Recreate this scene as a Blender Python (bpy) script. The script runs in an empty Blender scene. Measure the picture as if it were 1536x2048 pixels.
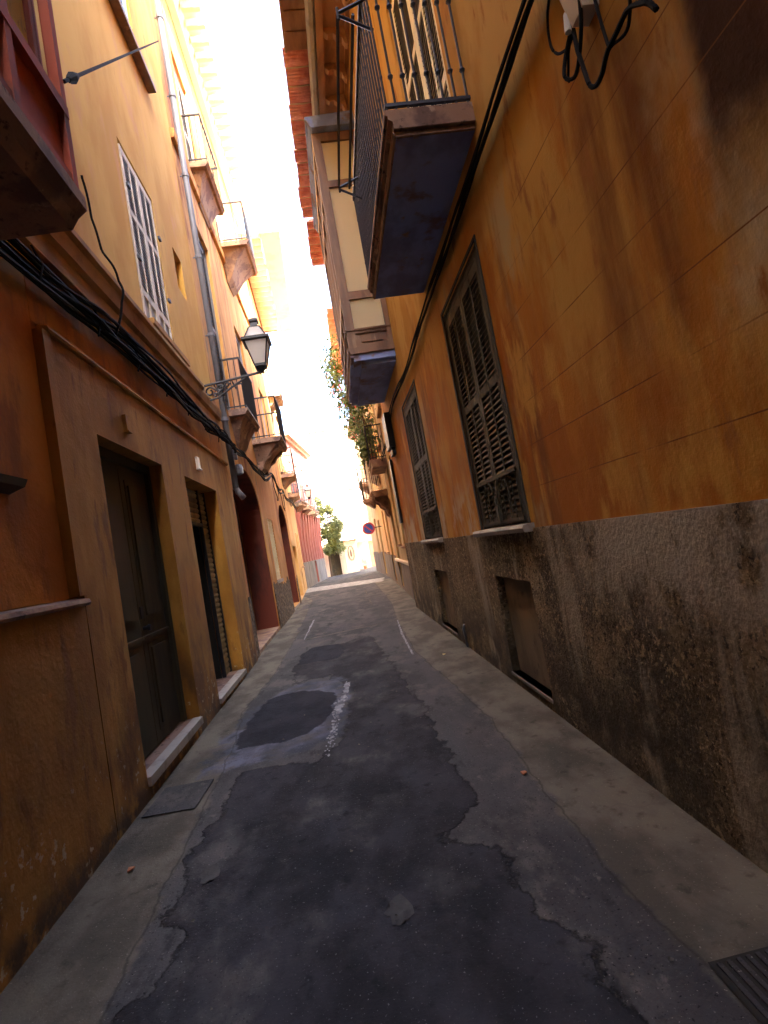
import bpy, bmesh, math, random
from mathutils import Vector, Matrix
R = math.radians
random.seed(7)
C = bpy.context.scene.collection
sc = bpy.context.scene

# ------------------------------------------------------------------ camera
YAW, PITCH, ROLL = R(5.1814), R(3.3819), R(-10.110)
EYE = Vector((0, 0, 1.6))
fw = Vector((math.sin(YAW)*math.cos(PITCH), math.cos(YAW)*math.cos(PITCH), math.sin(PITCH)))
r0 = Vector((math.cos(YAW), -math.sin(YAW), 0)); u0 = r0.cross(fw)
cr, sr = math.cos(ROLL), math.sin(ROLL)
rt = cr*r0 + sr*u0; up = -sr*r0 + cr*u0
cam = bpy.data.cameras.new('camera'); co = bpy.data.objects.new('camera', cam); C.objects.link(co)
m = Matrix((rt, up, -fw)).transposed().to_4x4(); m.translation = EYE
co.matrix_world = m
cam.sensor_fit = 'VERTICAL'; cam.sensor_height = 24; cam.lens = 1050*24/2048
cam.clip_start = 0.05; cam.clip_end = 2000
sc.camera = co

# ------------------------------------------------------------------ light
SUN = Vector((1.0, -1.6, 1.32)).normalized()          # towards the sun
w = bpy.data.worlds.new('World'); sc.world = w; w.use_nodes = True
nt = w.node_tree; bg = nt.nodes['Background']
sky = nt.nodes.new('ShaderNodeTexSky'); sky.sky_type = 'NISHITA'; sky.sun_disc = False
sky.sun_elevation = math.asin(SUN.z); sky.sun_rotation = math.atan2(SUN.x, SUN.y)
sky.dust_density = 5.0; sky.air_density = .75; sky.ozone_density = .3
nt.links.new(sky.outputs[0], bg.inputs[0]); bg.inputs[1].default_value = 0.15
sl = bpy.data.lights.new('sun', 'SUN'); sl.energy = 4.0; sl.angle = R(0.5); sl.color = (1, .93, .8)
so = bpy.data.objects.new('sun', sl); C.objects.link(so)
so.rotation_euler = (-SUN).to_track_quat('-Z', 'Y').to_euler()
sc.view_settings.view_transform = 'Standard'; sc.view_settings.look = 'None'
sc.view_settings.exposure = 4.5; sc.view_settings.gamma = 1
sc.cycles.max_bounces = 10; sc.cycles.diffuse_bounces = 6

# ------------------------------------------------------------------ materials
def mat(name, base, rough=.85, layers=(), bump=(), metal=0, lines=None, alpha=None, spec=None):
    """layers: (colour, scale, lo, hi, (sx,sy,sz), detail, zrange) ; bump: (scale, strength, dist, kind)"""
    M = bpy.data.materials.new(name); M.use_nodes = True
    t = M.node_tree; N = t.nodes; L = t.links; bs = N['Principled BSDF']
    bs.inputs['Roughness'].default_value = rough; bs.inputs['Metallic'].default_value = metal
    if spec is not None: bs.inputs['Specular IOR Level'].default_value = spec
    geo = N.new('ShaderNodeNewGeometry'); P = geo.outputs['Position']
    rgb = N.new('ShaderNodeRGB'); rgb.outputs[0].default_value = (*base, 1); col = rgb.outputs[0]
    sep = N.new('ShaderNodeSeparateXYZ'); L.new(P, sep.inputs[0])
    def noise(scale, st, det=6):
        mp = N.new('ShaderNodeVectorMath'); mp.operation = 'MULTIPLY'; mp.inputs[1].default_value = st; L.new(P, mp.inputs[0])
        n = N.new('ShaderNodeTexNoise'); n.inputs['Scale'].default_value = scale; n.inputs['Detail'].default_value = det
        n.inputs['Roughness'].default_value = .62
        L.new(mp.outputs[0], n.inputs['Vector']); return n.outputs['Fac']
    def ramp(v, lo, hi):
        r = N.new('ShaderNodeMapRange'); r.inputs[1].default_value = lo; r.inputs[2].default_value = hi
        r.interpolation_type = 'SMOOTHSTEP'; L.new(v, r.inputs[0]); return r.outputs[0]
    def mul(a, b):
        q = N.new('ShaderNodeMath'); q.operation = 'MULTIPLY'; L.new(a, q.inputs[0]); L.new(b, q.inputs[1]); return q.outputs[0]
    for ly in layers:
        c, s, lo, hi = ly[:4]; st = ly[4] if len(ly) > 4 else (1, 1, 1); det = ly[5] if len(ly) > 5 else 6
        f = ramp(noise(s, st, det), lo, hi)
        if len(ly) > 6 and ly[6]:
            for ax, a0, a1 in ly[6]:                       # window on an axis: fades in from a0 to a1, roughened by noise
                ad = N.new('ShaderNodeMath'); ad.operation = 'MULTIPLY_ADD'; L.new(noise(3, (1, 1, 1)), ad.inputs[0])
                ad.inputs[1].default_value = abs(a1-a0)*1.2; L.new(sep.outputs[ax], ad.inputs[2])
                f = mul(f, ramp(ad.outputs[0], a0+abs(a1-a0)*.6, a1+abs(a1-a0)*.6))
        mx = N.new('ShaderNodeMix'); mx.data_type = 'RGBA'; L.new(f, mx.inputs[0]); L.new(col, mx.inputs[6])
        mx.inputs[7].default_value = (*c, 1); col = mx.outputs[2]
    h = None
    if lines:                                              # (z0, step, halfwidth, ymax, zmax, colour) scored joints
        z0, step, hw, ymax, zmax, lc = lines
        a = N.new('ShaderNodeMath'); a.operation = 'SUBTRACT'; L.new(sep.outputs[2], a.inputs[0]); a.inputs[1].default_value = z0-step/2
        b = N.new('ShaderNodeMath'); b.operation = 'FLOORED_MODULO'; L.new(a.outputs[0], b.inputs[0]); b.inputs[1].default_value = step
        d = N.new('ShaderNodeMath'); d.operation = 'SUBTRACT'; L.new(b.outputs[0], d.inputs[0]); d.inputs[1].default_value = step/2
        e = N.new('ShaderNodeMath'); e.operation = 'ABSOLUTE'; L.new(d.outputs[0], e.inputs[0])
        g = ramp(e.outputs[0], hw, hw*.4); g = mul(g, ramp(sep.outputs[1], ymax+.02, ymax-.5)); g = mul(g, ramp(sep.outputs[2], zmax+.05, zmax))
        g = mul(g, ramp(sep.outputs[2], z0-.1, z0-.05)); g = mul(g, ramp(noise(2.2, (1, 1, 3)), .36, .56))
        mx = N.new('ShaderNodeMix'); mx.data_type = 'RGBA'; L.new(g, mx.inputs[0]); L.new(col, mx.inputs[6])
        mx.inputs[7].default_value = (*lc, 1); col = mx.outputs[2]
    L.new(col, bs.inputs['Base Color'])
    nrm = None
    for b in bump:
        s, strength, dist = b[:3]; kind = b[3] if len(b) > 3 else 'noise'; st = b[4] if len(b) > 4 else (1, 1, 1)
        if kind == 'noise': f = noise(s, st, 8)
        else:
            mp = N.new('ShaderNodeVectorMath'); mp.operation = 'MULTIPLY'; mp.inputs[1].default_value = st; L.new(P, mp.inputs[0])
            v = N.new('ShaderNodeTexVoronoi'); v.inputs['Scale'].default_value = s; L.new(mp.outputs[0], v.inputs['Vector'])
            if kind == 'crack': v.feature = 'DISTANCE_TO_EDGE'
            f = v.outputs['Distance']
        bn = N.new('ShaderNodeBump'); bn.inputs['Strength'].default_value = strength; bn.inputs['Distance'].default_value = dist
        L.new(f, bn.inputs['Height'])
        if nrm: L.new(nrm, bn.inputs['Normal'])
        nrm = bn.outputs[0]
    if nrm: L.new(nrm, bs.inputs['Normal'])
    if alpha is not None: bs.inputs['Alpha'].default_value = alpha
    return M

ST = (1, 1, .28)
M = {}
M['r1'] = mat('stucco orange streaked', (.62, .345, .070), .92,
    [((.44, .150, .015), .85, .42, .56, (1, 1, .4)), ((.54, .215, .022), 2.0, .48, .60, (1, 1, .3)), ((.52, .38, .17), .9, .54, .66, (1, 1, .6)), ((.27, .105, .020), 1.9, .53, .66, (1, 1, .12)), ((.64, .34, .06), 3.1, .54, .66, (1, 1, .35)),
     ((.62, .385, .115), .8, .30, .50, (1, 1, .6), 4, [(2, 3.6, 4.5)]),
     ((.52, .28, .06), 1.2, .46, .62, (1, 1, .5), 5, [(2, 3.6, 4.5)]),
     ((.26, .095, .016), 2.0, .36, .56, (1, 1, .12), 5, [(1, 1.74, 1.98), (1, 2.6, 2.3), (2, 3.75, 3.4), (2, 2.0, 2.5)]),
     ((.58, .46, .28), 1.6, .48, .58, (1, 1, .7), 6, [(1, 5.0, 5.5), (2, 2.2, 1.7)]),
     ((.62, .50, .30), 1.5, .42, .68, (1, 1, .6), 5, [(1, 2.5, 1.9), (2, 1.9, 2.5), (2, 3.5, 2.8)]),
     ((.42, .18, .04), 7, .57, .70, (1, 1, .3)), ((.12, .06, .02), 40, .71, .75),
     ((.075, .026, .007), 1, -1, 0, (1, 1, 1), 2, [(1, 1.70, 1.58), (2, 2.25, 2.9)])],
    [(60, .3, .01), (6, .25, .03)], lines=(1.82, .306, .0045, 4.0, 3.9, (.22, .085, .018)), spec=.2)
M['dado'] = mat('rough render dado', (.23, .165, .088), .97,
    [((.125, .092, .054), .9, .42, .60, (1, 1, .6)), ((.34, .255, .145), 1.5, .52, .64, (1, 1, .6)), ((.46, .34, .19), 24, .54, .61), ((.055, .038, .022), 30, .55, .62), ((.58, .47, .31), 50, .60, .66),
     ((.44, .37, .26), 2.2, .55, .64, (1, 1, .16)), ((.60, .53, .40), 5, .32, .50, (1, 1, .6), 6, [(2, .85, 1.25), (1, 3.9, 2.6)]), ((.075, .056, .036), 3, .34, .6, (1, 1, 1), 5, [(2, .95, .3)])],
    [(22, 1.0, .06), (8, .7, .07), (70, .8, .02), (42, .35, .02, 'vor')], spec=.2)
M['la'] = mat('stucco peach orange', (.68, .43, .105), .9,
    [((.58, .325, .06), .9, .42, .62, (1, 1, .5)), ((.62, .34, .14), 1.7, .54, .72, (1, 1, .5)), ((.32, .14, .05), 2.5, .62, .76, (1, 1, .2)), ((.42, .15, .025), .7, .35, .5, (1, 1, 1), 3, [(2, 4.2, 3.4)])],
    [(50, .2, .01), (4, .15, .03)])
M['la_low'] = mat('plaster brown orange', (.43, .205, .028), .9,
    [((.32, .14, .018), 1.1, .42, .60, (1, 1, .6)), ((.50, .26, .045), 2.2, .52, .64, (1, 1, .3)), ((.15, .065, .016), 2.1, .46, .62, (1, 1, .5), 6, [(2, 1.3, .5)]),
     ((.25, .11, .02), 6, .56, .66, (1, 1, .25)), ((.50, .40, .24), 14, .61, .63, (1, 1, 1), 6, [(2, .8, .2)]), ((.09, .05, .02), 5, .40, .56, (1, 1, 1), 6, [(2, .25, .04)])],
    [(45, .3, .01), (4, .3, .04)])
M['la_rec'] = mat('stucco bright orange', (.64, .27, .04), .9, [((.50, .18, .025), 1.2, .44, .6), ((.36, .14, .03), 3, .54, .66, ST)], [(50, .3, .01), (5, .3, .04)])
M['cornice'] = mat('cornice ochre', (.42, .24, .08), .85, [((.25, .13, .05), 2.5, .45, .66)], [(30, .2, .01)])
M['lb'] = mat('stucco gold weathered', (.50, .24, .06), .92,
    [((.60, .33, .10), 1.4, .45, .62, ST), ((.30, .11, .03), 2.0, .50, .64, (1, 1, .25)), ((.24, .15, .07), 3.2, .58, .70, (1, 1, .3))], [(25, .35, .02)])
M['rubble'] = mat('rubble masonry', (.16, .105, .06), .95,
    [((.06, .04, .025), 14, .46, .56), ((.30, .20, .12), 9, .56, .64)], [(9, 1, .12, 'vor'), (30, .8, .03)])
M['lc'] = mat('stucco yellow', (.62, .40, .15), .9, [((.50, .26, .07), 1.4, .48, .64, ST), ((.34, .20, .09), 2.6, .58, .70, ST)], [(20, .3, .02)])
M['pink'] = mat('stucco pink', (.30, .095, .075), .9, [((.24, .07, .05), 1.4, .48, .64, ST)], [(20, .3, .02)])
M['greybase'] = mat('stone base', (.20, .175, .155), .9, [((.11, .10, .09), 3, .45, .62, ST)], [(20, .5, .02)])
M['r2'] = mat('stucco cream', (.58, .44, .22), .9, [((.48, .33, .15), 1.3, .48, .64, ST), ((.34, .26, .16), 3, .58, .72, ST)], [(20, .3, .02)])
M['r3'] = mat('stucco apricot', (.66, .42, .17), .9, [((.56, .33, .11), 1.3, .48, .64, ST)], [(20, .3, .02)])
M['white'] = mat('stucco white', (.76, .71, .58), .9, [((.60, .54, .40), 1, .5, .7, ST)], [(20, .3, .02)])
M['yellow'] = mat('stucco pale yellow', (.72, .56, .24), .9, [((.64, .46, .16), 1, .5, .7, ST)], [(20, .3, .02)])
M['paleplaster'] = mat('pale pink plaster', (.80, .62, .52), .9, [((.72, .50, .42), 1.5, .48, .64)])
M['blocked'] = mat('smooth tan render', (.24, .19, .12), .9, [((.15, .115, .075), 2.2, .42, .6, (1, 1, .5)), ((.09, .07, .05), 5, .56, .68)], [(40, .3, .01)])
M['stone'] = mat('balcony stone', (.27, .17, .125), .9, [((.13, .08, .07), 2.6, .46, .58), ((.36, .26, .2), 5, .58, .66), ((.08, .05, .04), 12, .58, .66)], [(40, .3, .01)])
M['stone_l'] = mat('balcony stone pale', (.38, .24, .15), .9, [((.22, .13, .10), 3, .46, .6), ((.12, .08, .06), 9, .60, .68)], [(40, .3, .01)])
M['blue_under'] = mat('slate blue soffit', (.26, .38, .80), .85, [((.17, .23, .52), 1.4, .45, .58, (1, .6, 1)), ((.19, .15, .20), 2.0, .55, .66), ((.26, .2, .18), 5, .62, .7)], [(20, .3, .02)])  # slate blue base with darker and browner mottling
M['marble'] = mat('pale stone sill', (.36, .33, .29), .6, [((.26, .23, .20), 6, .48, .62)], [(40, .15, .01)])
M['iron'] = mat('dark iron', (.018, .020, .028), .5, [((.05, .03, .02), 20, .62, .72)], (), .3)
M['iron_blue'] = mat('blue black iron', (.022, .032, .062), .45, [], (), .2)
M['cable'] = mat('black cable', (.010, .009, .010), .85, [((.030, .024, .02), 16, .55, .7)], spec=.15)
M['gdoor'] = mat('dark olive timber', (.075, .064, .028), .7, [((.032, .029, .018), 2.2, .45, .62, (1, 1, .12)), ((.085, .065, .025), 5, .58, .7, (1, 1, .1))], [(18, .2, .01, 'noise', (1, 1, .1))])
M['gshut'] = mat('grey green shutter', (.075, .068, .042), .8, [((.042, .040, .030), 3, .45, .6, (1, 1, .3)), ((.13, .11, .07), 9, .60, .68)], [(40, .2, .005)])
M['slat_in'] = mat('shutter slats brown', (.085, .070, .052), .7, [((.15, .10, .06), 5, .5, .65)])
M['frame_g'] = mat('grey green frame', (.034, .034, .026), .8, [((.085, .085, .07), 4, .58, .66, (1, 1, .5))])
M['cream'] = mat('cream painted timber', (.88, .83, .64), .55, [((.50, .44, .28), 7, .56, .7, (1, 1, .3))])
M['lshut'] = mat('pale grey shutter slats', (.30, .31, .33), .6, [((.20, .20, .21), 5, .5, .66)])
M['lframe'] = mat('pale painted shutter frame', (.60, .54, .46), .6, [((.42, .36, .29), 6, .54, .68)])
M['gold_reflect'] = mat('painted gold reflection', (.85, .64, .16), .8, [((.06, .04, .02), 2.6, .54, .58, (1, 1.6, 1)), ((.6, .5, .2), 4, .56, .62, (1, 2, .3))])  # gold reflections of the sunlit wall, painted on the core behind the glazing
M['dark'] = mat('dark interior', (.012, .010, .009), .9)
M['shadeslat'] = mat('grey slats', (.16, .15, .13), .7)
M['wood'] = mat('brown timber', (.20, .105, .055), .55, [((.11, .055, .035), 3, .45, .62, (1, 1, .15)), ((.27, .16, .09), 8, .58, .68, (1, 1, .2))], [(20, .2, .01)])
M['wood_soffit'] = mat('brown carved timber', (.44, .25, .13), .6, [((.28, .14, .07), 3, .45, .64, (1, .3, 1))], [(20, .2, .01)])
M['redwood'] = mat('dark red paint', (.34, .05, .014), .75, [((.17, .028, .012), 3, .48, .66)], [(20, .1, .01)])
M['reddoor'] = mat('dark red door', (.13, .022, .010), .75, [((.06, .012, .008), 3, .45, .66, (1, 1, .3))])
M['tile_red'] = mat('red painted tile', (.86, .36, .28), .7, [((.72, .22, .17), 5, .45, .62), ((.74, .26, .15), 9, .58, .7)], [(20, .2, .01)])
M['tile_edge'] = mat('tile lap highlight', (.74, .60, .42), .8)  # pale colour that paints in the bright highlights along the laps
M['terra'] = mat('terracotta', (.46, .17, .08), .85, [((.32, .11, .055), 5, .45, .62)])
M['gutter'] = mat('grey gutter', (.42, .42, .42), .5, [((.30, .29, .28), 4, .5, .66)])
M['pipe'] = mat('grey drainpipe', (.155, .17, .215), .45, [((.09, .10, .13), 4, .5, .66, (1, 1, .3)), ((.22, .2, .18), 9, .62, .7)])
M['glassy'] = mat('window glass', (.05, .06, .07), .06, spec=.6, alpha=.15)
M['sky_reflect'] = mat('painted sky reflection', (.22, .42, .66), .3, [((.55, .66, .76), 5, .5, .6)])  # sky reflected in the upper window, painted as blue with pale patches
M['curtain'] = mat('pale blind', (.80, .74, .52), .8, [((.66, .62, .48), 2, .45, .6, (1, 6, .2))])
bl = bpy.data.materials.new('translucent blind'); bl.use_nodes = True; _t = bl.node_tree; _t.nodes.clear()
_o = _t.nodes.new('ShaderNodeOutputMaterial'); _m = _t.nodes.new('ShaderNodeMixShader'); _d = _t.nodes.new('ShaderNodeBsdfDiffuse'); _r = _t.nodes.new('ShaderNodeBsdfTranslucent')
_d.inputs[0].default_value = (.8, .74, .55, 1); _r.inputs[0].default_value = (.9, .84, .66, 1); _m.inputs[0].default_value = .62
_t.links.new(_d.outputs[0], _m.inputs[1]); _t.links.new(_r.outputs[0], _m.inputs[2]); _t.links.new(_m.outputs[0], _o.inputs[0]); M['blind'] = bl
M['lglass'] = bl.copy(); _n = [q for q in M['lglass'].node_tree.nodes if q.type in ('BSDF_DIFFUSE', 'BSDF_TRANSLUCENT')]
for q in _n: q.inputs[0].default_value = (.9, .9, .9, 1)
M['lampglass'] = mat('frosted lamp glass', (.74, .73, .72), .35, [((.60, .56, .50), 3, .5, .7)])
M['roller'] = mat('roller shutter', (.34, .28, .15), .6, [((.22, .18, .10), 3, .5, .66)])
M['plastic'] = mat('white plastic', (.72, .70, .64), .4)
M['dplaster'] = mat('dark brown render', (.085, .035, .014), .9, [((.14, .06, .02), 2, .45, .62)], [(50, .2, .01)])  # dark brown, mottled slightly lighter
M['leaf'] = mat('green leaf', (.13, .20, .05), .6, [((.07, .12, .035), 3, .45, .6), ((.14, .20, .05), 7, .55, .66)])
M['leaf_y'] = mat('yellow green leaf', (.15, .17, .03), .6, [((.07, .09, .02), 1.6, .44, .56), ((.16, .17, .03), 3, .55, .66)])
M['flower'] = mat('pink petals', (.75, .16, .16), .6)
M['stem'] = mat('stem bark', (.10, .065, .04), .9)
M['signred'] = mat('sign red', (.46, .06, .10), .4)
M['signblue'] = mat('sign blue', (.03, .10, .48), .4)
M['asph'] = mat('street concrete', (.078, .075, .078), .95,
    [((.048, .047, .052), .9, .42, .58, (1, .5, 1)), ((.105, .098, .092), 2.6, .50, .64, (1, .6, 1)), ((.040, .039, .042), 5, .56, .68, (1, .5, 1)), ((.13, .12, .11), 9, .62, .72, (1, .6, 1)), ((.20, .19, .18), 75, .62, .68), ((.02, .02, .022), 60, .60, .66)],
    [(70, .8, .008), (10, .4, .03)], spec=.12)
M['strip'] = mat('pavement concrete', (.105, .095, .082), .95,
    [((.062, .056, .050), 1.3, .45, .56, (1, .6, 1)), ((.15, .135, .11), 3.5, .54, .64), ((.040, .037, .034), 4.4, .57, .66), ((.24, .22, .18), 70, .62, .68), ((.03, .028, .026), 55, .60, .66)], [(80, .8, .008), (8, .4, .03)], spec=.12)
M['patch'] = mat('dark asphalt', (.028, .027, .031), .95,
    [((.018, .018, .022), 1.4, .42, .60), ((.042, .041, .050), 2.4, .50, .66, (1, .5, 1)), ((.060, .058, .064), 6, .62, .74, (1, .6, 1)), ((.15, .15, .165), 95, .62, .67), ((.01, .01, .011), 60, .58, .64)],
    [(90, 1, .010), (9, .4, .03)], spec=.12)
M['patch2'] = mat('smooth black asphalt', (.015, .016, .024), .95, [((.014, .015, .022), 3, .45, .58), ((.035, .035, .045), 1.6, .54, .64), ((.09, .09, .10), 90, .64, .69)], [(110, .7, .006)], spec=.1)
M['darkband'] = mat('worn dark band', (.055, .053, .056), .95, [((.09, .086, .084), 2.2, .42, .6, (1, .5, 1)), ((.035, .034, .037), 4, .54, .66, (1, .5, 1))], [(60, .7, .008)], spec=.12)
M['lime'] = mat('bluish lime wash', (.066, .070, .090), .95, [((.036, .037, .044), 2.0, .42, .56), ((.115, .122, .155), 4, .54, .64), ((.032, .032, .036), 7, .56, .66), ((.15, .155, .18), 40, .62, .70)], [(60, .7, .010)], spec=.12)
M['crackw'] = mat('white lime crack', (.23, .24, .27), .85, [((.10, .10, .12), 9, .44, .56), ((.34, .34, .36), 14, .55, .66)], [(40, .8, .02)])
M['ground'] = mat('bare ground', (.22, .20, .16), .95, [((.16, .14, .11), .5, .45, .6)])
M['sun_strip'] = mat('painted sun strip', (.30, .29, .28), .8, [((.12, .118, .115), 4, .42, .58, (1, 2, 1))])  # pale colour standing in for sunlight on the street

# ------------------------------------------------------------------ mesh helpers
WL = {}                                                    # world location of things, for local coordinates
class MB:
    def __init__(s): s.v = []; s.f = []
    def quad(s, *p):
        n = len(s.v); s.v += [Vector(q) for q in p]; s.f.append(tuple(range(n, n+len(p))))
    def hexa(s, a, b):                                     # two 4-rings
        n = len(s.v); s.v += [Vector(q) for q in a]+[Vector(q) for q in b]
        s.f += [(n, n+1, n+2, n+3), (n+7, n+6, n+5, n+4)]+[(n+i, n+4+i, n+4+(i+1) % 4, n+(i+1) % 4) for i in range(4)]
    def tube(s, pts, r, k=6, cap=True):
        pts = [Vector(p) for p in pts]; n = len(s.v); rr = r if isinstance(r, (list, tuple)) else [r]*len(pts)
        for i, p in enumerate(pts):
            d = (pts[min(i+1, len(pts)-1)]-pts[max(i-1, 0)]).normalized()
            a = Vector((0, 0, 1)) if abs(d.z) < .9 else Vector((0, 1, 0))
            x = d.cross(a).normalized(); y = d.cross(x)
            for j in range(k):
                t = 2*math.pi*j/k+.4; s.v.append(p+(x*math.cos(t)+y*math.sin(t))*rr[i])
        for i in range(len(pts)-1):
            for j in range(k):
                a, b = n+i*k+j, n+i*k+(j+1) % k; s.f.append((a, b, b+k, a+k))
        if cap: s.f.append(tuple(range(n, n+k))[::-1]); s.f.append(tuple(range(n+(len(pts)-1)*k, n+len(pts)*k)))
    def lathe(s, c, prof, k=12, sq=False):                 # profile (r, z) about the vertical through c
        n = len(s.v); c = Vector(c)
        for r_, z in prof:
            for j in range(k):
                t = 2*math.pi*(j+.5)/k; s.v.append(c+Vector((r_*math.cos(t), r_*math.sin(t), z)))
        for i in range(len(prof)-1):
            for j in range(k):
                a, b = n+i*k+j, n+i*k+(j+1) % k; s.f.append((a, b, b+k, a+k))
        s.f.append(tuple(range(n, n+k))[::-1]); s.f.append(tuple(range(n+(len(prof)-1)*k, n+len(prof)*k)))
    def build(s, name, mt, parent=None, smooth=False):
        off = WL.get(parent.name, Vector()) if parent else Vector()
        me = bpy.data.meshes.new(name); me.from_pydata([v-off for v in s.v], [], s.f); me.update()
        ms = mt if isinstance(mt, (list, tuple)) else [mt]
        for q in ms: me.materials.append(M[q])
        if smooth:
            for p in me.polygons: p.use_smooth = True
        o = bpy.data.objects.new(name, me); C.objects.link(o)
        if parent: o.parent = parent; WL[o.name] = off
        return o
def tag(o, label=None, cat=None, group=None, kind=None):
    for k, v in (('label', label), ('category', cat), ('group', group), ('kind', kind)):
        if v: o[k] = v
    return o
def thing(name, loc, label, cat, group=None):
    o = bpy.data.objects.new(name, None); C.objects.link(o); o.location = loc; WL[o.name] = Vector(loc)
    o.empty_display_size = .3
    return tag(o, label, cat, group)

class Fr:                                                  # facade frame: u along the street, z up, d out of the wall
    def __init__(s, o, a, side):                           # o = (x, y) at u = 0 ; a = direction of +u ; side = +1 when the street is to +x
        s.o = Vector((o[0], o[1], 0)); s.u = Vector((a[0], a[1], 0)).normalized(); s.n = Vector((s.u.y, -s.u.x, 0))*side
    def p(s, u, z, d=0): return s.o+s.u*u+s.n*d+Vector((0, 0, z))
    def box(s, mb, u0, u1, z0, z1, d0, d1):
        mb.hexa([s.p(u0, z0, d0), s.p(u1, z0, d0), s.p(u1, z0, d1), s.p(u0, z0, d1)], [s.p(u0, z1, d0), s.p(u1, z1, d0), s.p(u1, z1, d1), s.p(u0, z1, d1)])
    def prof(s, mb, u0, u1, pts, cap=True):                # profile (d, z) extruded along u
        n = len(pts)
        for i in range(n):
            (d, z), (e, y) = pts[i], pts[(i+1) % n]; mb.quad(s.p(u0, z, d), s.p(u1, z, d), s.p(u1, y, e), s.p(u0, y, e))
        if cap: mb.quad(*[s.p(u0, z, d) for d, z in pts]); mb.quad(*[s.p(u1, z, d) for d, z in pts])
    def facade(s, mb, u0, u1, z0, z1, ops, d=0, depth=.25, edge=0):
        """ops: (a, b, z0, z1, rise) openings; rise > 0 = elliptical arch"""
        us = sorted({u0, u1, *[min(max(v, u0), u1) for o in ops for v in o[:2]]}); zs = sorted({z0, z1, *[min(max(v, z0), z1) for o in ops for v in o[2:4]]})
        for i in range(len(us)-1):
            for j in range(len(zs)-1):
                cu, cz = (us[i]+us[i+1])/2, (zs[j]+zs[j+1])/2
                if any(o[0] < cu < o[1] and o[2] < cz < o[3] for o in ops): continue
                mb.quad(s.p(us[i], zs[j], d), s.p(us[i+1], zs[j], d), s.p(us[i+1], zs[j+1], d), s.p(us[i], zs[j+1], d))
        for o in ops:
            a, b, c, e = o[:4]; rise = o[4] if len(o) > 4 else 0; b_ = d-(o[5] if len(o) > 5 else depth)
            t = e-rise
            for q in (a, b): mb.quad(s.p(q, c, d), s.p(q, t, d), s.p(q, t, b_), s.p(q, c, b_))
            mb.quad(s.p(a, c, d), s.p(b, c, d), s.p(b, c, b_), s.p(a, c, b_))
            if not rise: mb.quad(s.p(a, e, d), s.p(b, e, d), s.p(b, e, b_), s.p(a, e, b_))
            else:
                n = 20; pu = [a+(b-a)*(1-math.cos(math.pi*k/n))/2 for k in range(n+1)]; pz = [t+rise*math.sin(math.pi*k/n) for k in range(n+1)]
                for k in range(n):
                    mb.quad(s.p(pu[k], pz[k], d), s.p(pu[k+1], pz[k+1], d), s.p(pu[k+1], e, d), s.p(pu[k], e, d))
                    mb.quad(s.p(pu[k], pz[k], d), s.p(pu[k+1], pz[k+1], d), s.p(pu[k+1], pz[k+1], b_), s.p(pu[k], pz[k], b_))
        if edge:
            mb.quad(s.p(u0, z0, d), s.p(u0, z1, d), s.p(u0, z1, d-edge), s.p(u0, z0, d-edge)); mb.quad(s.p(u1, z0, d), s.p(u1, z1, d), s.p(u1, z1, d-edge), s.p(u1, z0, d-edge))
            mb.quad(s.p(u0, z1, d), s.p(u1, z1, d), s.p(u1, z1, d-edge), s.p(u0, z1, d-edge))
    def shell(s, mb, u0, u1, z1, D, z0=0):                 # sides, back and top behind a facade
        mb.quad(s.p(u0, z0, 0), s.p(u0, z1, 0), s.p(u0, z1, -D), s.p(u0, z0, -D)); mb.quad(s.p(u1, z0, 0), s.p(u1, z1, 0), s.p(u1, z1, -D), s.p(u1, z0, -D))
        mb.quad(s.p(u0, z0, -D), s.p(u1, z0, -D), s.p(u1, z1, -D), s.p(u0, z1, -D)); mb.quad(s.p(u0, z1, 0), s.p(u1, z1, 0), s.p(u1, z1, -D), s.p(u0, z1, -D))

def leaf_shutter(fr, par, u0, u1, z0, z1, d, mf, ms, cols=2, rails=(.5,), panel=.0, step=.055, name='shutter', th=.035, hang=None):
    """one leaf: stiles, rails and slanted slats"""
    mb = MB(); sw = .055; ang = .022
    cw = (u1-u0-sw)/cols
    zb = z0+panel
    for k in range(cols+1): fr.box(mb, u0+cw*k, u0+cw*k+(sw if k in (0, cols) else sw*.6), z0, z1, d, d+th)
    rl = [(z0, z0+.09), (z1-.09, z1)]+[(zb+(z1-zb)*r_-.04, zb+(z1-zb)*r_+.04) for r_ in rails]
    if panel: rl.append((zb-.045, zb+.045))
    for a, b in rl: fr.box(mb, u0+sw*.9, u1-sw*.9, a+.001, b-.001, d+.002, d+th-.002)
    o = mb.build(name, mf, par)
    mb = MB(); z = zb+.1
    while z < z1-.1:
        if 1:
            for a, b in ((u0+sw*.7, u1-sw*.7),):
                mb.hexa([fr.p(a, z+.03, d+.006), fr.p(b, z+.03, d+.006), fr.p(b, z, d+th-.004), fr.p(a, z, d+th-.004)],
                        [fr.p(a, z+.037, d+.006), fr.p(b, z+.037, d+.006), fr.p(b, z+.009, d+th-.004), fr.p(a, z+.009, d+th-.004)])
        z += step
    if panel:
        pm = MB(); fr.box(pm, u0+sw*.75, u1-sw*.75, z0+.05, zb-.02, d+.008, d+.018); pm.build('panel', ms, par)
    return o, mb

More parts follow.
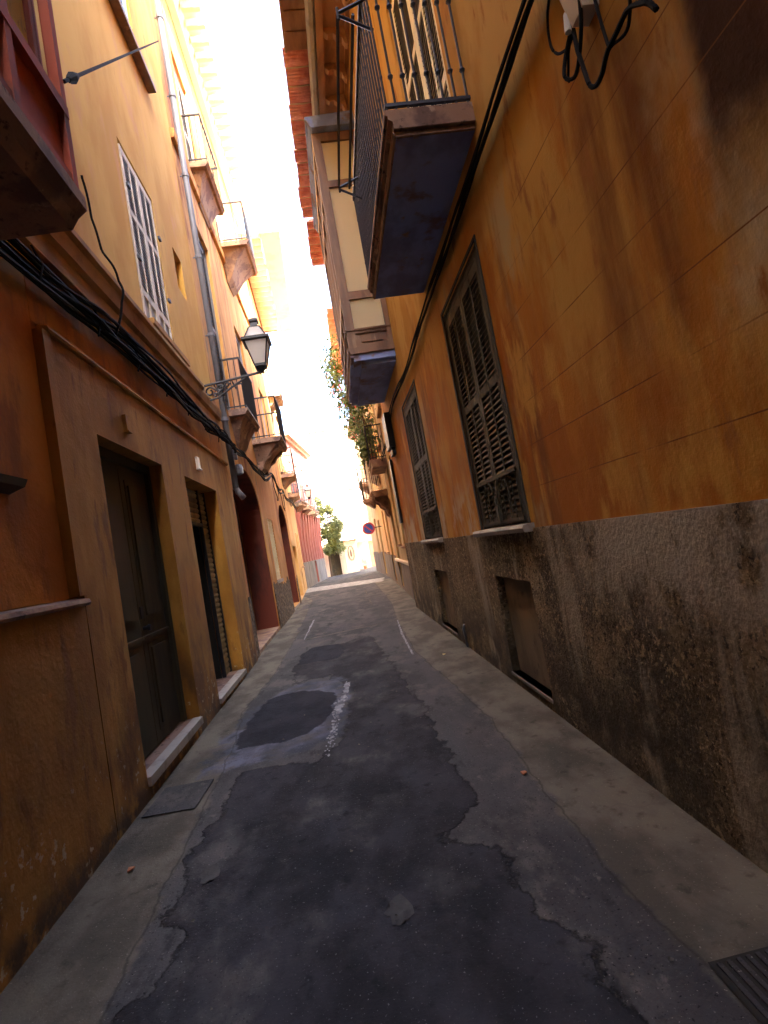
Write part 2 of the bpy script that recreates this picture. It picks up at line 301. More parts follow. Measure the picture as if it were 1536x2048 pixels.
def window(fr, bld, u0, u1, z0, z1, mf='frame_g', ms='shadeslat', depth=.16, leaves=2, cols=1, panel=0, sill=True, frame_w=.06, rails=(.5,), step=.07, sillm='marble', frm=None, proud=0, liner=False):
    mb = MB(); d0 = -depth+.015
    for a, b in ((u0, u0+frame_w), (u1-frame_w, u1)): fr.box(mb, a+.002, b-.002, z0+.002, z1-.002, d0, d0+.07)
    fr.box(mb, u0+frame_w, u1-frame_w, z1-frame_w, z1-.004, d0+.002, d0+.068)
    fr.box(mb, u0+.003, u1-.003, z0+.003, z1-.003, -depth-.02, -depth-.01)
    if liner:
        for a, b in ((u0-.001, u0+.012), (u1-.012, u1+.001)): fr.box(mb, a, b, z0+.001, z1-.012, d0+.075, .006)
        fr.box(mb, u0, u1, z1-.012, z1+.001, d0+.075, .006)
    o = mb.build('window', frm or mf, bld)
    w_ = (u1-u0-2*frame_w)/leaves
    for k in range(leaves):
        a = u0+frame_w+w_*k
        s, sm = leaf_shutter(fr, o, a+.004, a+w_-.004, z0+.01, z1-frame_w-.004, d0+.015+proud, mf, ms, cols, rails, panel, step)
        sm.build('slats', ms, o)
    if sill:
        mb = MB(); fr.prof(mb, u0-.1, u1+.1, [(-depth+.02, z0+.004), (.09, z0-.008), (.10, z0-.03), (.09, z0-.065), (.0, z0-.07), (-depth+.02, z0-.03)]); mb.build('sill', sillm, o)
    return o

def balcony(fr, bld, u0, u1, z, D, ms='stone_l', th=.12, corbel=.5, inset=.25, h=1.0, nf=12, ns=4, mi='iron', knots=False, bar=.009, scroll=False):
    mb = MB()
    fr.prof(mb, u0, u1, [(0.003, z-.004), (D, z-.004), (D, z-.045), (D-.02, z-.05), (D-.02, z-.075), (D-.05, z-.095), (D-.05, z-th), (0.003, z-th)])
    if corbel:
        a, b = u0+.04, u1-.04; zt, zb = z-th-.002, z-th-corbel
        n = 6
        for i in range(n):
            t0, t1 = i/n, (i+1)/n
            q = lambda t: (1-t)**.8*(1-.25*math.sin(math.pi*t))
            da, db = (D-.13)*q(t0)+.02, (D-.13)*q(t1)+.02; ia, ib = .07+inset*t0, .07+inset*t1
            z_a, z_b = zt+(zb-zt)*t0, zt+(zb-zt)*t1
            A = [fr.p(a+ia, z_a, .002), fr.p(b-ia, z_a, .002), fr.p(b-ia, z_a, da), fr.p(a+ia, z_a, da)]
            B = [fr.p(a+ib, z_b, .002), fr.p(b-ib, z_b, .002), fr.p(b-ib, z_b, db), fr.p(a+ib, z_b, db)]
            mb.hexa(A, B)
    if scroll:
        for q in (u0+.3, u1-.5):
            fr.prof(mb, q, q+.2, [(.002, z-th-.003), (D*.8, z-th-.003), (D*.8, z-th-.12), (D*.6, z-th-.2), (D*.5, z-th-.32), (D*.25, z-th-.42), (D*.2, z-th-.6), (.002, z-th-.7)])
    o = mb.build('balcony', ms, bld)
    mb = MB(); e = .03; zt = z+h
    for zz, rr in ((zt, 1.8), (z+.05, 1.3)):
        r_ = bar*rr
        fr.box(mb, u0+e-r_, u1-e+r_, zz-r_, zz+r_, D-e-r_, D-e+r_)
        for q in (u0+e, u1-e): fr.box(mb, q-r_, q+r_, zz-r_, zz+r_, .0, D-e-r_)
    pos = [(u0+e+(u1-u0-2*e)*k/nf, D-e) for k in range(nf+1)]
    for q in (u0+e, u1-e): pos += [(q, (D-e)*k/(ns+1)+.02) for k in range(ns+1)]
    for (a, d) in pos:
        if knots:
            kq = 2.3 if d < D-e-.01 else 1.35
            pts = [(0, 1), (.23, 1), (.25, kq), (.27, 1), (.73, 1), (.75, kq), (.77, 1), (1, 1)]
            mb.tube([fr.p(a, z+h*t, d) for t, q in pts], [bar*q for t, q in pts], 6)
        else: mb.tube([fr.p(a, z, d), fr.p(a, zt, d)], bar, 5)
    mb.build('railing', mi, o)
    return o

def tile_eave(fr, bld, u0, u1, z, dn, df, pitch=.36, mt='tile_red', name='eave_tiles', amp=.085, rake=.06, edge=True):
    """pan tiles seen from beneath: scallops along u, sticking out from depth dn to df"""
    mb = MB(); me = mb; laps = []; n = max(1, int((u1-u0)/pitch)); k = 8
    for i in range(n):
        a = u0+i*pitch; j = random.uniform(-.02, .03); jz = random.uniform(-.008, .008)
        pr = []
        for q in range(k+1):
            t = q/k; pr.append((a+pitch*.94*t, z-amp*math.sin(math.pi*t)+jz))
        for q in range(k):
            (a0, z0), (a1, z1) = pr[q], pr[q+1]
            mb.hexa([fr.p(a0, z0, dn), fr.p(a1, z1, dn), fr.p(a1, z1, df+j), fr.p(a0, z0, df+j)],
                    [fr.p(a0, z0+.02, dn), fr.p(a1, z1+.02, dn), fr.p(a1, z1+.02, df+j), fr.p(a0, z0+.02, df+j)])
        if edge:                                            # pale lap between pans, its bright highlight painted in
            jj = random.uniform(-.01, .02); f0 = len(mb.f)
            me.tube([fr.p(a+pitch*.97, z+.012, dn), fr.p(a+pitch*.97, z-.012, (dn+df)/2), fr.p(a+pitch*.97+jj, z+.0, df-.02)], .014, 5); laps += range(f0, len(mb.f))
    o = mb.build(name, [mt, 'tile_edge'], bld, True)
    for q in laps: o.data.polygons[q].material_index = 1
    mb = MB(); fr.box(mb, u0, u1, z+.03, z+.06, dn, df-.05); mb.build('tile_cover', 'terra', o)
    return o

# ------------------------------------------------------------------ ground
def sheet(name, pts, z, mt, jag=0, step=.12, kind='structure'):
    rnd = random.Random(len(pts)*7+int(z*10000)); out = []
    n = len(pts)
    for i in range(n):
        a, b = Vector(pts[i]), Vector(pts[(i+1) % n]); L_ = (b-a).length; k = max(1, int(L_/step)) if jag else 1
        nn = Vector((b.y-a.y, a.x-b.x)).normalized() if L_ else Vector((0, 0))
        for j in range(k):
            p = a+(b-a)*(j/k); q = rnd.uniform(-jag, jag)*(1 if rnd.random() < .7 else 1.9)
            out.append((p.x+nn.x*q, p.y+nn.y*q, z))
    me = bpy.data.meshes.new(name); bm = bmesh.new(); vs = [bm.verts.new(p) for p in out]; f = bm.faces.new(vs)
    bmesh.ops.triangulate(bm, faces=[f]); 
    for f in bm.faces:
        if f.normal.z < 0: f.normal_flip()
    bm.to_mesh(me); me.materials.append(M[mt])
    o = bpy.data.objects.new(name, me); C.objects.link(o); o['kind'] = kind; return o
sheet('ground', [(-300, -300), (300, -300), (300, 300), (-300, 300)], -.004, 'ground')
STREET = [(-1.95, -20), (1.7, -20), (1.7, 12), (2.6, 26), (3, 60), (-2.4, 60), (-2.4, 26), (-1.95, 12)]
PATCHES = (('d_strip', [[(1.03, -14), (1.02, 1.2), (.93, 2.2), (.93, 3.0), (.98, 4.4), (.88, 6.2), (.78, 7.6), (.86, 10.9), (1.05, 14), (1.15, 24), (2.2, 24), (1.7, 11), (1.7, -14)], [(-1.95, -14), (-1.22, -14), (-1.2, 2), (-1.25, 3.6), (-1.3, 5.2), (-1.42, 6.2), (-1.28, 8), (-1.25, 12), (-1.4, 20), (-2.2, 24), (-1.95, 10)]]), ('d_patch', [[(-1.2, -8), (-1.16, 1.9), (-1.14, 2.19), (-1.0, 2.45), (-.98, 2.62), (-1.14, 2.70), (-1.13, 3.0), (-1.17, 3.46), (-1.10, 3.9), (-1.12, 4.35), (-.95, 4.42), (-.5, 4.30), (-.3, 4.6), (-.22, 5.4), (-.25, 6.4), (-.45, 7.2), (-.9, 7.1), (-1.0, 7.9), (-.95, 8.9),
    (-.3, 9.4), (.23, 9.73), (.34, 8.1), (.43, 6.46), (.47, 5.6), (.55, 4.97), (.46, 4.5), (.54, 3.99), (.50, 3.6), (.57, 3.24), (.42, 3.05), (.26, 2.92), (.30, 2.82), (.54, 2.67), (.52, 2.4), (.56, 2.14), (.70, 1.98), (.60, 1.86), (.64, 1.68), (.72, 1.3), (.75, -8)]]), ('d_lime', [[(-1.45, 4.45), (-1.1, 4.58), (-.75, 4.52), (-.45, 4.75), (-.30, 4.66), (-.22, 5.3), (-.18, 6.2), (-.25, 6.95), (-.6, 7.15), (-.92, 6.95), (-1.12, 6.6), (-1.3, 6.3), (-1.42, 5.6), (-1.50, 4.9)]]), ('d_oval', [[(-1.24, 4.98), (-1.03, 4.98), (-.82, 4.92), (-.62, 5.02), (-.45, 5.3), (-.36, 5.8), (-.36, 6.25), (-.55, 6.5), (-.8, 6.66), (-1.05, 6.66), (-1.2, 6.45), (-1.27, 5.9), (-1.30, 5.3)], [(-.95, 8.3), (-.35, 8.2), (-.2, 8.9), (-.35, 9.5), (-.8, 9.6), (-1.0, 9.0)]]))
def sdist(poly, x, y):                                     # signed distance, positive inside
    ins = False; best = 9.0; n = len(poly)
    for i in range(n):
        x0, y0 = poly[i-1]; x1, y1 = poly[i]
        if (y0 > y) != (y1 > y) and x < (x1-x0)*(y-y0)/(y1-y0)+x0: ins = not ins
        dx, dy = x1-x0, y1-y0; t = max(0, min(1, ((x-x0)*dx+(y-y0)*dy)/(dx*dx+dy*dy+1e-12)))
        d = (x-x0-t*dx)**2+(y-y0-t*dy)**2
        if d < best: best = d
    return math.sqrt(best)*(1 if ins else -1)
def make_street():
    ys = [-20, -12, -7, -4, -2]; y = 0.0
    while y < 12: ys.append(y); y += .06 if y < 7.5 else .12
    while y < 60: ys.append(y); y += 1.0 if y < 30 else 5
    def ex(y): return (-1.95-max(0, min(.45, (y-12)*.032)), 1.7+max(0, min(1.3, (y-12)*.064)))
    nx = 62; vs = []
    for y in ys:
        a, b = ex(y); vs += [(a+(b-a)*k/nx, y, 0) for k in range(nx+1)]
    fs = [(r*(nx+1)+k, r*(nx+1)+k+1, (r+1)*(nx+1)+k+1, (r+1)*(nx+1)+k) for r in range(len(ys)-1) for k in range(nx)]
    me = bpy.data.meshes.new('street'); me.from_pydata(vs, [], fs); me.update()
    for nm, pl in PATCHES:
        at = me.attributes.new(nm, 'FLOAT', 'POINT'); bb = []
        for p in pl: bb.append((min(q[0] for q in p)-.3, max(q[0] for q in p)+.3, min(q[1] for q in p)-.3, max(q[1] for q in p)+.3))
        for vi, (x, y, z) in enumerate(vs):
            v = -.3
            for p, b in zip(pl, bb):
                if b[0] < x < b[1] and b[2] < y < b[3]: v = max(v, sdist(p, x, y))
            at.data[vi].value = min(.3, v)
    me.materials.append(M['street']); o = bpy.data.objects.new('street', me); C.objects.link(o); o['kind'] = 'structure'
def street_material():
    m_ = M['asph'].copy(); m_.name = 'street surface'; t = m_.node_tree; N = t.nodes; L = t.links; bs = N['Principled BSDF']
    def noise(sc_, st=(1, 1, 1), det=6):
        g = N.new('ShaderNodeNewGeometry'); mp = N.new('ShaderNodeVectorMath'); mp.operation = 'MULTIPLY'; mp.inputs[1].default_value = st; L.new(g.outputs['Position'], mp.inputs[0])
        n = N.new('ShaderNodeTexNoise'); n.inputs['Scale'].default_value = sc_; n.inputs['Detail'].default_value = det; n.inputs['Roughness'].default_value = .6; L.new(mp.outputs[0], n.inputs['Vector']); return n.outputs['Fac']
    def ma(op, a, b, c=None):
        q = N.new('ShaderNodeMath'); q.operation = op
        for k, v in enumerate((a, b, c)):
            if v is None: continue
            if isinstance(v, (int, float)): q.inputs[k].default_value = v
            else: L.new(v, q.inputs[k])
        return q.outputs[0]
    def rmp(v, lo, hi):
        r = N.new('ShaderNodeMapRange'); r.interpolation_type = 'SMOOTHSTEP'; r.inputs[1].default_value = lo; r.inputs[2].default_value = hi; L.new(v, r.inputs[0]); return r.outputs[0]
    def mixc(f, a, b):
        x = N.new('ShaderNodeMix'); x.data_type = 'RGBA'
        L.new(f, x.inputs[0]) if not isinstance(f, float) else None
        for k, v in ((6, a), (7, b)):
            if isinstance(v, tuple): x.inputs[k].default_value = (*v, 1)
            else: L.new(v, x.inputs[k])
        return x.outputs[2]
    col = bs.inputs['Base Color'].links[0].from_socket; height = None
    fine = noise(75); mid = noise(2.6, (1, .6, 1)); big = noise(9)
    # (attribute, dark tone, light tone, edge wobble, edge softness, opacity lo/hi of wear)
    for nm, c0, c1, wob, soft, speck in (('d_strip', (.080, .072, .060), (.150, .135, .108), .10, .05, (.24, .22, .18)), ('d_patch', (.022, .0215, .026), (.044, .043, .052), .17, .022, (.13, .13, .14)),
                                  ('d_lime', (.050, .054, .072), (.125, .135, .185), .22, .09, (.2, .21, .25)), ('d_oval', (.015, .016, .024), (.026, .027, .038), .10, .03, (.06, .06, .07))):
        at = N.new('ShaderNodeAttribute'); at.attribute_name = nm
        w_ = ma('MULTIPLY_ADD', ma('SUBTRACT', noise(5.5, (1, .8, 1), 10), .5), wob*2, at.outputs['Fac'])
        w_ = ma('MULTIPLY_ADD', ma('SUBTRACT', noise(28, (1, 1, 1), 3), .5), wob*.35, w_)
        msk = rmp(w_, -soft/2, soft/2)
        cc = mixc(rmp(mid, .38, .64), c0, c1); cc = mixc(rmp(fine, .62, .69), cc, speck); cc = mixc(ma('MULTIPLY', rmp(big, .56, .72), .7), cc, tuple(v*.55 for v in c0))
        if nm == 'd_lime': msk = ma('MULTIPLY', msk, rmp(noise(3.2, (1, 1.3, 1)), .34, .60))
        if nm == 'd_patch': msk = ma('MULTIPLY', msk, rmp(noise(1.6, (1, .7, 1), 9), .66, .50)); 
        col = mixc(msk, col, cc)
        if nm in ('d_patch', 'd_oval'): height = msk if height is None else ma('ADD', height, msk)
        if nm == 'd_patch':                                 # darker damp rim and tar seam along the edge of the repair
            rim = ma('MULTIPLY', rmp(ma('ABSOLUTE', w_, 0), .022, .0), .6); col = mixc(rim, col, (.012, .012, .013))
    at = N.new('ShaderNodeAttribute'); at.attribute_name = 'd_strip'
    seam = ma('MULTIPLY', rmp(ma('ABSOLUTE', ma('MULTIPLY_ADD', ma('SUBTRACT', noise(3), .5), .12, at.outputs['Fac']), 0), .012, .0), .55); col = mixc(seam, col, (.03, .028, .026))
    # hairline cracks
    g = N.new('ShaderNodeNewGeometry'); vm = N.new('ShaderNodeVectorMath'); vm.operation = 'MULTIPLY_ADD'; nz = N.new('ShaderNodeTexNoise'); nz.inputs['Scale'].default_value = 3; L.new(g.outputs['Position'], nz.inputs['Vector'])
    L.new(nz.outputs['Color'], vm.inputs[0]); vm.inputs[1].default_value = (.5, .5, 0); L.new(g.outputs['Position'], vm.inputs[2])
    vo = N.new('ShaderNodeTexVoronoi'); vo.feature = 'DISTANCE_TO_EDGE'; vo.inputs['Scale'].default_value = .8; L.new(vm.outputs[0], vo.inputs['Vector'])
    ck = ma('MULTIPLY', rmp(vo.outputs['Distance'], .004, .0005), rmp(noise(1.1), .54, .64)); col = mixc(ma('MULTIPLY', ck, .12), col, (.012, .012, .012))
    L.new(col, bs.inputs['Base Color'])
    bn = N.new('ShaderNodeBump'); bn.inputs['Strength'].default_value = .8; bn.inputs['Distance'].default_value = .012
    L.new(ma('MULTIPLY', height, 1.0), bn.inputs['Height']); old = bs.inputs['Normal'].links[0].from_socket; L.new(old, bn.inputs['Normal']); L.new(bn.outputs[0], bs.inputs['Normal'])
    M['street'] = m_
street_material(); make_street()
sheet('trench_line', [(.86, 10.9), (.88, 10.9), (.79, 9.2), (.735, 7.4), (.71, 7.4), (.75, 9.2)], .006, 'crackw', .004, .1)
sheet('trench_line_far', [(.52, 14.5), (.56, 14.5), (.61, 20), (.57, 20)], .004, 'strip', .01, .2)
sheet('cross_seam', [(-1.0, 10.55), (.86, 10.85), (.86, 10.93), (-1.0, 10.65)], .0075, 'strip', .02, .1)
sheet('sunlit_band', [(-2.1, 24.5), (1.5, 22.8), (1.75, 25.2), (-2.1, 27.6)], .008, 'sun_strip', .05, .2)  # strip of sunlight across the street, painted as a pale sheet
sheet('dark_band', [(-1.3, 12.0), (.8, 11.8), (.9, 13.6), (-1.3, 13.9)], .006, 'darkband', .06, .1)
sheet('worn_band', [(-1.6, 17), (1.1, 16.2), (1.1, 17.6), (-1.6, 18.4)], .006, 'darkband', .06, .1)
fb = MB(); rq = random.Random(11)
for k in range(190):
    t = rq.random(); cx = -.40+.17*t+rq.gauss(0, .018)+(.03 if t > .6 else 0); cy = 4.45+2.2*t+rq.gauss(0, .05)
    r_ = rq.uniform(.005, .020)*(1.5 if .45 < t < .95 else .8); a0 = rq.uniform(0, 6)
    fb.quad(*[(cx+r_*rq.uniform(.6, 1.2)*math.cos(a0+q*1.05), cy+2.2*r_*rq.uniform(.6, 1.2)*math.sin(a0+q*1.05), .010+k*.00001) for q in range(6)])
tag(fb.build('lime_crack', 'crackw'), kind='structure')
fb = MB()
for k in range(70):
    cx, cy = rq.uniform(-1.1, 1.2), rq.uniform(1.8, 9); r_ = rq.uniform(.004, .011)
    fb.quad(*[(cx+r_*rq.uniform(.6, 1.2)*math.cos(q*1.05), cy+r_*rq.uniform(.6, 1.2)*math.sin(q*1.05), .012+.006*(q == 2)) for q in range(6)])
tag(fb.build('grit', 'strip'), kind='stuff')
sheet('trench_seam', [(-1.05, 10.6), (-1.03, 10.6), (-.98, 13.6), (-1.03, 13.6)], .007, 'crackw', .008, .2)
for (x, y, a, b) in ((-.02, 2.42, .055, .09), (-1.0, 3.05, .05, .08)):
    sheet('pale_spot', [(x+a*math.cos(t*.45)*(1+.25*math.sin(3*t)), y+b*math.sin(t*.45)*(1+.2*math.cos(2*t))) for t in range(14)], .0055, 'darkband', .004, .03)

# ------------------------------------------------------------------ RIGHT: near orange building
FR = Fr((1.5, 0), (0, 1), -1)
FR.n = Vector((-1, 0, 0))
B = thing('orange_building', (1.5, 0, 0), 'near building on the right with streaked orange stucco above a rough brown dado', 'building')
mb = MB()
ops = [(4.07, 5.45, 1.56, 3.89, 0, .09), (7.72, 9.24, 1.54, 3.90, 0, .09), (3.98, 5.42, 4.68, 7.45, 0, .16), (4.26, 5.25, 1.522, 1.5222)]
ops = ops[:3]
FR.facade(mb, -14, 12.4, 1.50, 9.75, ops, 0, .15); FR.shell(mb, -14, 12.4, 9.75, 8)
mb.build('wall', 'r1', B)
mb = MB(); FR.facade(mb, -14, 12.4, 0, 1.518, [(4.26, 5.26, .11, 1.08, 0, .10), (7.80, 8.95, .09, 1.02, 0, .10)], .022, .12, .04); mb.build('dado', 'dado', B)
for (a, b, c, d) in ((4.26, 5.26, .11, 1.08), (7.80, 8.95, .09, 1.02)):
    mb = MB(); FR.box(mb, a, b, c-.02, d+.01, -.12, -.055); bp = mb.build('blocked_opening', 'blocked', B)
    mb = MB(); FR.box(mb, a-.01, b+.02, c-.03, c, -.055, .035); mb.build('sill', 'greybase', bp)
# two louvred windows with cast iron guards
for (a, b, c, d) in ((4.07, 5.45, 1.56, 3.89), (7.72, 9.24, 1.54, 3.90)):
    o = window(FR, B, a, b, c, d, 'gshut', 'slat_in', .09, 2, 2, .0, True, .07, (.55,), .052, 'marble', 'frame_g', .02, True)
    mb = MB()
    FR.box(mb, a+.08, b-.08, c+.44, c+.47, -.02, .01); FR.box(mb, a+.08, b-.08, c+.03, c+.06, -.02, .01)
    for k in range(9):
        q = a+.12+(b-a-.24)*k/8
        mb.tube([FR.p(q, c+.04, -.005), FR.p(q, c+.45, -.005)], .007, 5)
    for s in (-1, 1):
        for q, rr in ((.30, .055), (.17, .04)):
            cu = (a+b)/2+s*q
            mb.tube([FR.p(cu+rr*math.cos(t*.6)*(1-t*.04), c+.36+rr*math.sin(t*.6)*(1-t*.04), .015) for t in range(12)], .007, 5)
        mb.tube([FR.p((a+b)/2+s*.02, c+.05, .02), FR.p((a+b)/2+s*.03, c+.25, .02), FR.p((a+b)/2+s*.08, c+.38, .02), FR.p((a+b)/2+s*.16, c+.44, .02)], .010, 5)
    FR.box(mb, (a+b)/2-.03, (a+b)/2+.03, c+.04, c+.20, -.01, .03)
    mb.build('window_guard', 'gshut', o)
    mb = MB(); FR.box(mb, a-.035, a-.002, c, d+.03, .001, .012); FR.box(mb, b+.002, b+.05, c, d+.05, .001, .014); FR.box(mb, a-.035, b+.05, d+.03, d+.06, .001, .013)
    mb.build('surround', 'frame_g', o)
# upper balcony door, cream shutters, left leaf folded in part
o = window(FR, B, 3.98, 5.42, 4.68, 7.45, 'cream', 'shadeslat', .15, 2, 2, 0, False, .07, (.27, .62), .055, frm='cream', proud=.05)
BAL = balcony(FR, B, 3.57, 6.13, 4.69, .665, 'stone', .15, 0, 0, 1.10, 26, 6, 'iron_blue', True, .010)
mb = MB(); FR.box(mb, 3.62, 6.08, 4.50, 4.538, .004, .60); mb.build('soffit', 'blue_under', BAL)
mb = MB(); FR.prof(mb, 3.60, 6.10, [(.602, 4.538), (.625, 4.538), (.615, 4.51), (.602, 4.50)]); FR.box(mb, 3.60, 3.619, 4.502, 4.538, .004, .60); mb.build('soffit_moulding', 'stone', BAL)
# iron plant holder leaning out of the railing
mb = MB()
def ir(a, b): mb.tube([a, b], .013, 5)
H = lambda u, d, z: FR.p(u, z, d)
for u in (3.62, 5.50): ir(H(u, .62, 5.62), H(u, .86, 5.52)); ir(H(u, .62, 5.36), H(u, .86, 5.50)); ir(H(u, .86, 5.47), H(u, .86, 5.56))
for d, z in ((.86, 5.53), (.75, 5.50)): ir(H(3.62, d, z), H(5.50, d, z))
mb.build('plant_holder', 'iron_blue', BAL)
# timber oriel
OX = .79
mb = MB()
a, b = 8.9, 11.75
FR.box(mb, a+.03, b-.03, 5.0, 5.07, .003, OX-.05)
Oo = mb.build('oriel', 'wood', B)
mb = MB(); FR.box(mb, a+.03, b-.03, 8.95, 9.01, .003, OX-.05); mb.build('oriel_ceiling', 'wood', Oo)
mb = MB()
for q in (a, b-.09): 
    FR.box(mb, q, q+.09, 5.02, 9.0, OX-.15, OX); FR.box(mb, q, q+.09, 5.02, 9.0, .004, .09)
for k in range(1, 4): u = a+(b-a)*k/4; FR.box(mb, u-.035, u+.035, 5.02, 9.0, OX-.12, OX-.01)
for z0, z1 in ((5.02, 5.08), (5.28, 5.37), (5.90, 6.04), (7.98, 8.10), (8.84, 9.0)):
    FR.box(mb, a+.09, b-.09, z0, z1, OX-.12, OX-.004)
    for q in (a+.004, b-.086): FR.box(mb, q, q+.08, z0, z1, .09, OX-.15)
FR.prof(mb, a-.03, b+.03, [(.004, 5.02), (OX+.03, 5.02), (OX+.03, 4.985), (OX, 4.97), (OX, 4.93), (OX-.03, 4.915), (.004, 4.915)])
for z0, z1 in ((5.33, 5.35),): FR.box(mb, a-.025, b+.025, z0, z1, .004, OX+.02)
mb.build('oriel_frame', 'wood', Oo)
mb = MB(); FR.box(mb, a+.04, a+.06, 5.08, 5.28, .09, OX-.15); FR.box(mb, a+.015, a+.04, 5.12, 5.24, .18, OX-.24)
FR.box(mb, a+.1, b-.1, 5.08, 5.28, OX-.06, OX-.04); mb.build('oriel_panel', 'wood', Oo)
for z0, z1 in ((5.37, 5.90), (6.04, 7.98), (8.10, 8.84)):
    mb = MB(); FR.box(mb, a+.05, a+.062, z0, z1, .09, OX-.15); FR.box(mb, a+.1, b-.1, z0, z1, OX-.07, OX-.06); mb.build('pane', 'blind', Oo)
mb = MB(); FR.box(mb, a+.02, b-.02, 4.80, 4.913, .004, OX-.05); FR.box(mb, a+.0, b+.0, 4.86, 4.905, OX-.05, OX-.0)
FR.box(mb, a+.12, b-.12, 4.74, 4.80, .004, OX-.18); mb.build('oriel_base', 'blue_under', Oo)
mb = MB(); FR.prof(mb, a-.12, b+.15, [(.004, 9.02), (OX-.02, 9.02), (OX+.02, 9.06), (OX+.05, 9.14), (OX+.08, 9.17), (OX+.08, 9.22), (.004, 9.26)]); mb.build('oriel_roof', 'blue_under', Oo)
# main eave: carved timber soffit, gutter, red tiles
mb = MB(); FR.box(mb, -14, 12.4, 9.72, 9.80, .003, .52); FR.box(mb, -14, 12.4, 9.64, 9.72, .42, .53); FR.box(mb, -14, 12.4, 9.66, 9.719, .003, .07)
sf = mb.build('eave_soffit', 'wood_soffit', B)
for k in range(30):
    u = -1.6+k*.62
    if u > 12.2: break
    mb = MB(); FR.prof(mb, u, u+.10, [(.072, 9.718), (.418, 9.718), (.418, 9.66), (.36, 9.60), (.27, 9.62), (.21, 9.55), (.14, 9.54), (.11, 9.44), (.072, 9.42)]); mb.build('bracket', 'wood_soffit', sf)
mb = MB(); FR.prof(mb, -14, 12.45, [(.535, 9.80), (.53, 9.72), (.57, 9.67), (.63, 9.67), (.67, 9.72), (.665, 9.80)]); mb.build('gutter', 'gutter', B)
tile_eave(FR, B, 8.15, 12.6, 9.90, .55, 1.08, .37)
tile_eave(FR, B, 12.75, 14.9, 9.90, .45, .98, .34)
mb = MB()
for k in range(40): FR.box(mb, -5+k*.33, -5+k*.33+.30, 9.86, 9.885, .55, 1.0)
FR.box(mb, -5, 8.14, 9.80, 9.90, 1.0, 1.04); mb.build('eave_boards', 'wood_soffit', B)
mb = MB(); mb.quad(FR.p(-14, 9.93, 1.0), FR.p(12.6, 9.93, 1.0), FR.p(12.6, 11.2, -4), FR.p(-14, 11.2, -4)); mb.build('roof', 'terra', B)
mb = MB()
FR.box(mb, -14, 4.2, 9.8, 19, -4.5, -.5); FR.box(mb, 4.21, 12.3, 9.8, 14.5, -4.5, -.5); mb.build('shade_attic', 'r1', B)  # unseen storeys added to set the sun's shadow line on the left wall

# cream building R2
def plain_building(name, loc, label, cat, fr, u0, u1, h, D, wm, ops, depth=.16, base=None, baseh=.9, basem='greybase', eave=None):
    B = thing(name, loc, label, cat); mb = MB()
    fr.facade(mb, u0, u1, 0, h, ops, 0, depth); fr.shell(mb, u0, u1, h, D); mb.build('wall', wm, B)
    if base:
        bo = [o for o in ops if o[2] < baseh]; mb = MB()
        fr.facade(mb, u0+.002, u1-.002, 0, baseh, [(o[0], o[1], o[2], min(o[3], baseh), 0, .03) for o in bo], .03, .03, .03)
        mb.build('plinth', basem, B)
    if eave: 
        mb = MB(); fr.prof(mb, u0-.02, u1+.02, [(.002, h-.15), (eave*.4, h-.15), (eave*.5, h-.05), (eave, h), (eave, h+.08), (.002, h+.12)]); mb.build('cornice', 'stone_l', B)
    mb = MB(); mb.quad(fr.p(u0, h+.13, .1), fr.p(u1, h+.13, .1), fr.p(u1, h+1.2, -D), fr.p(u0, h+1.2, -D)); mb.build('roof', 'terra', B)
    return B
F2 = Fr((1.62, 12.42), (1.2, 34), -1)
F2.n = Vector((-F2.u.y, F2.u.x, 0))
o2 = [(1.2, 1.9, 1.45, 3.9), (2.7, 3.4, 1.5, 4.0), (4.3, 5.3, .1, 3.0), (1.3, 2.2, 5.2, 7.4), (4.0, 4.9, 4.7, 7.4)]
B2 = plain_building('cream_building', F2.o, 'cream stuccoed building on the right just past the orange one, with a projecting sill line', 'building', F2, 0, 6.4, 9.6, 7, 'r2', o2, .14, True, .93)
for q in o2[:2]+o2[3:]: window(F2, B2, *q, 'cream' if q[2] < 2 else 'gshut', 'shadeslat', .14, 2, 1, 0, True, .05, (.5,), .09, 'stone_l')
mb = MB(); F2.box(mb, 4.3, 5.3, .1, 3.0, -.14, -.10); d_ = mb.build('door', 'wood', B2)
mb = MB(); F2.box(mb, 4.75, 4.79, 1.0, 1.15, -.10, -.06); mb.build('handle', 'iron', d_)
mb = MB(); F2.prof(mb, .0, 6.4, [(.032, .93), (.06, .93), (.06, 1.0), (.002, 1.02)]); mb.build('ledge', 'white', B2)
mb = MB(); F2.box(mb, .06, .1, .0, 9.5, .002, .06); F2.box(mb, .55, .58, 2.0, 9.5, .002, .04); mb.build('corner_strip', 'stone_l', B2)
balcony(F2, B2, 2.6, 4.4, 4.05, .50, 'stone_l', .22, 0, 0, 1.0, 12, 4, 'iron', scroll=False)
balcony(F2, B2, 4.6, 6.2, 3.35, .55, 'stone_l', .2, 0, 0, 1.0, 10, 3, 'cream', scroll=True)
F3 = Fr(tuple(F2.p(6.41, 0)[:2]), (.9, 34), -1); F3.n = Vector((-F3.u.y, F3.u.x, 0))
o3 = [(1.0, 1.9, .1, 2.9), (3.0, 3.9, 1.2, 3.0), (1.0, 1.9, 4.4, 6.6), (3.0, 3.9, 4.4, 6.6)]
B3 = plain_building('apricot_building', F3.o, 'apricot building with a bracketed tile eave and flowering climber on the right', 'building', F3, 0, 6.0, 9.9, 7, 'r3', o3, .14, True, 1.1, 'greybase')
for q in o3[1:]: window(F3, B3, *q, 'gshut', 'shadeslat', .14, 2, 1, 0, True, .05, (.5,), .1, 'stone_l')
mb = MB(); F3.box(mb, 1.0, 1.9, .1, 2.9, -.14, -.10); mb.build('door', 'gdoor', B3)
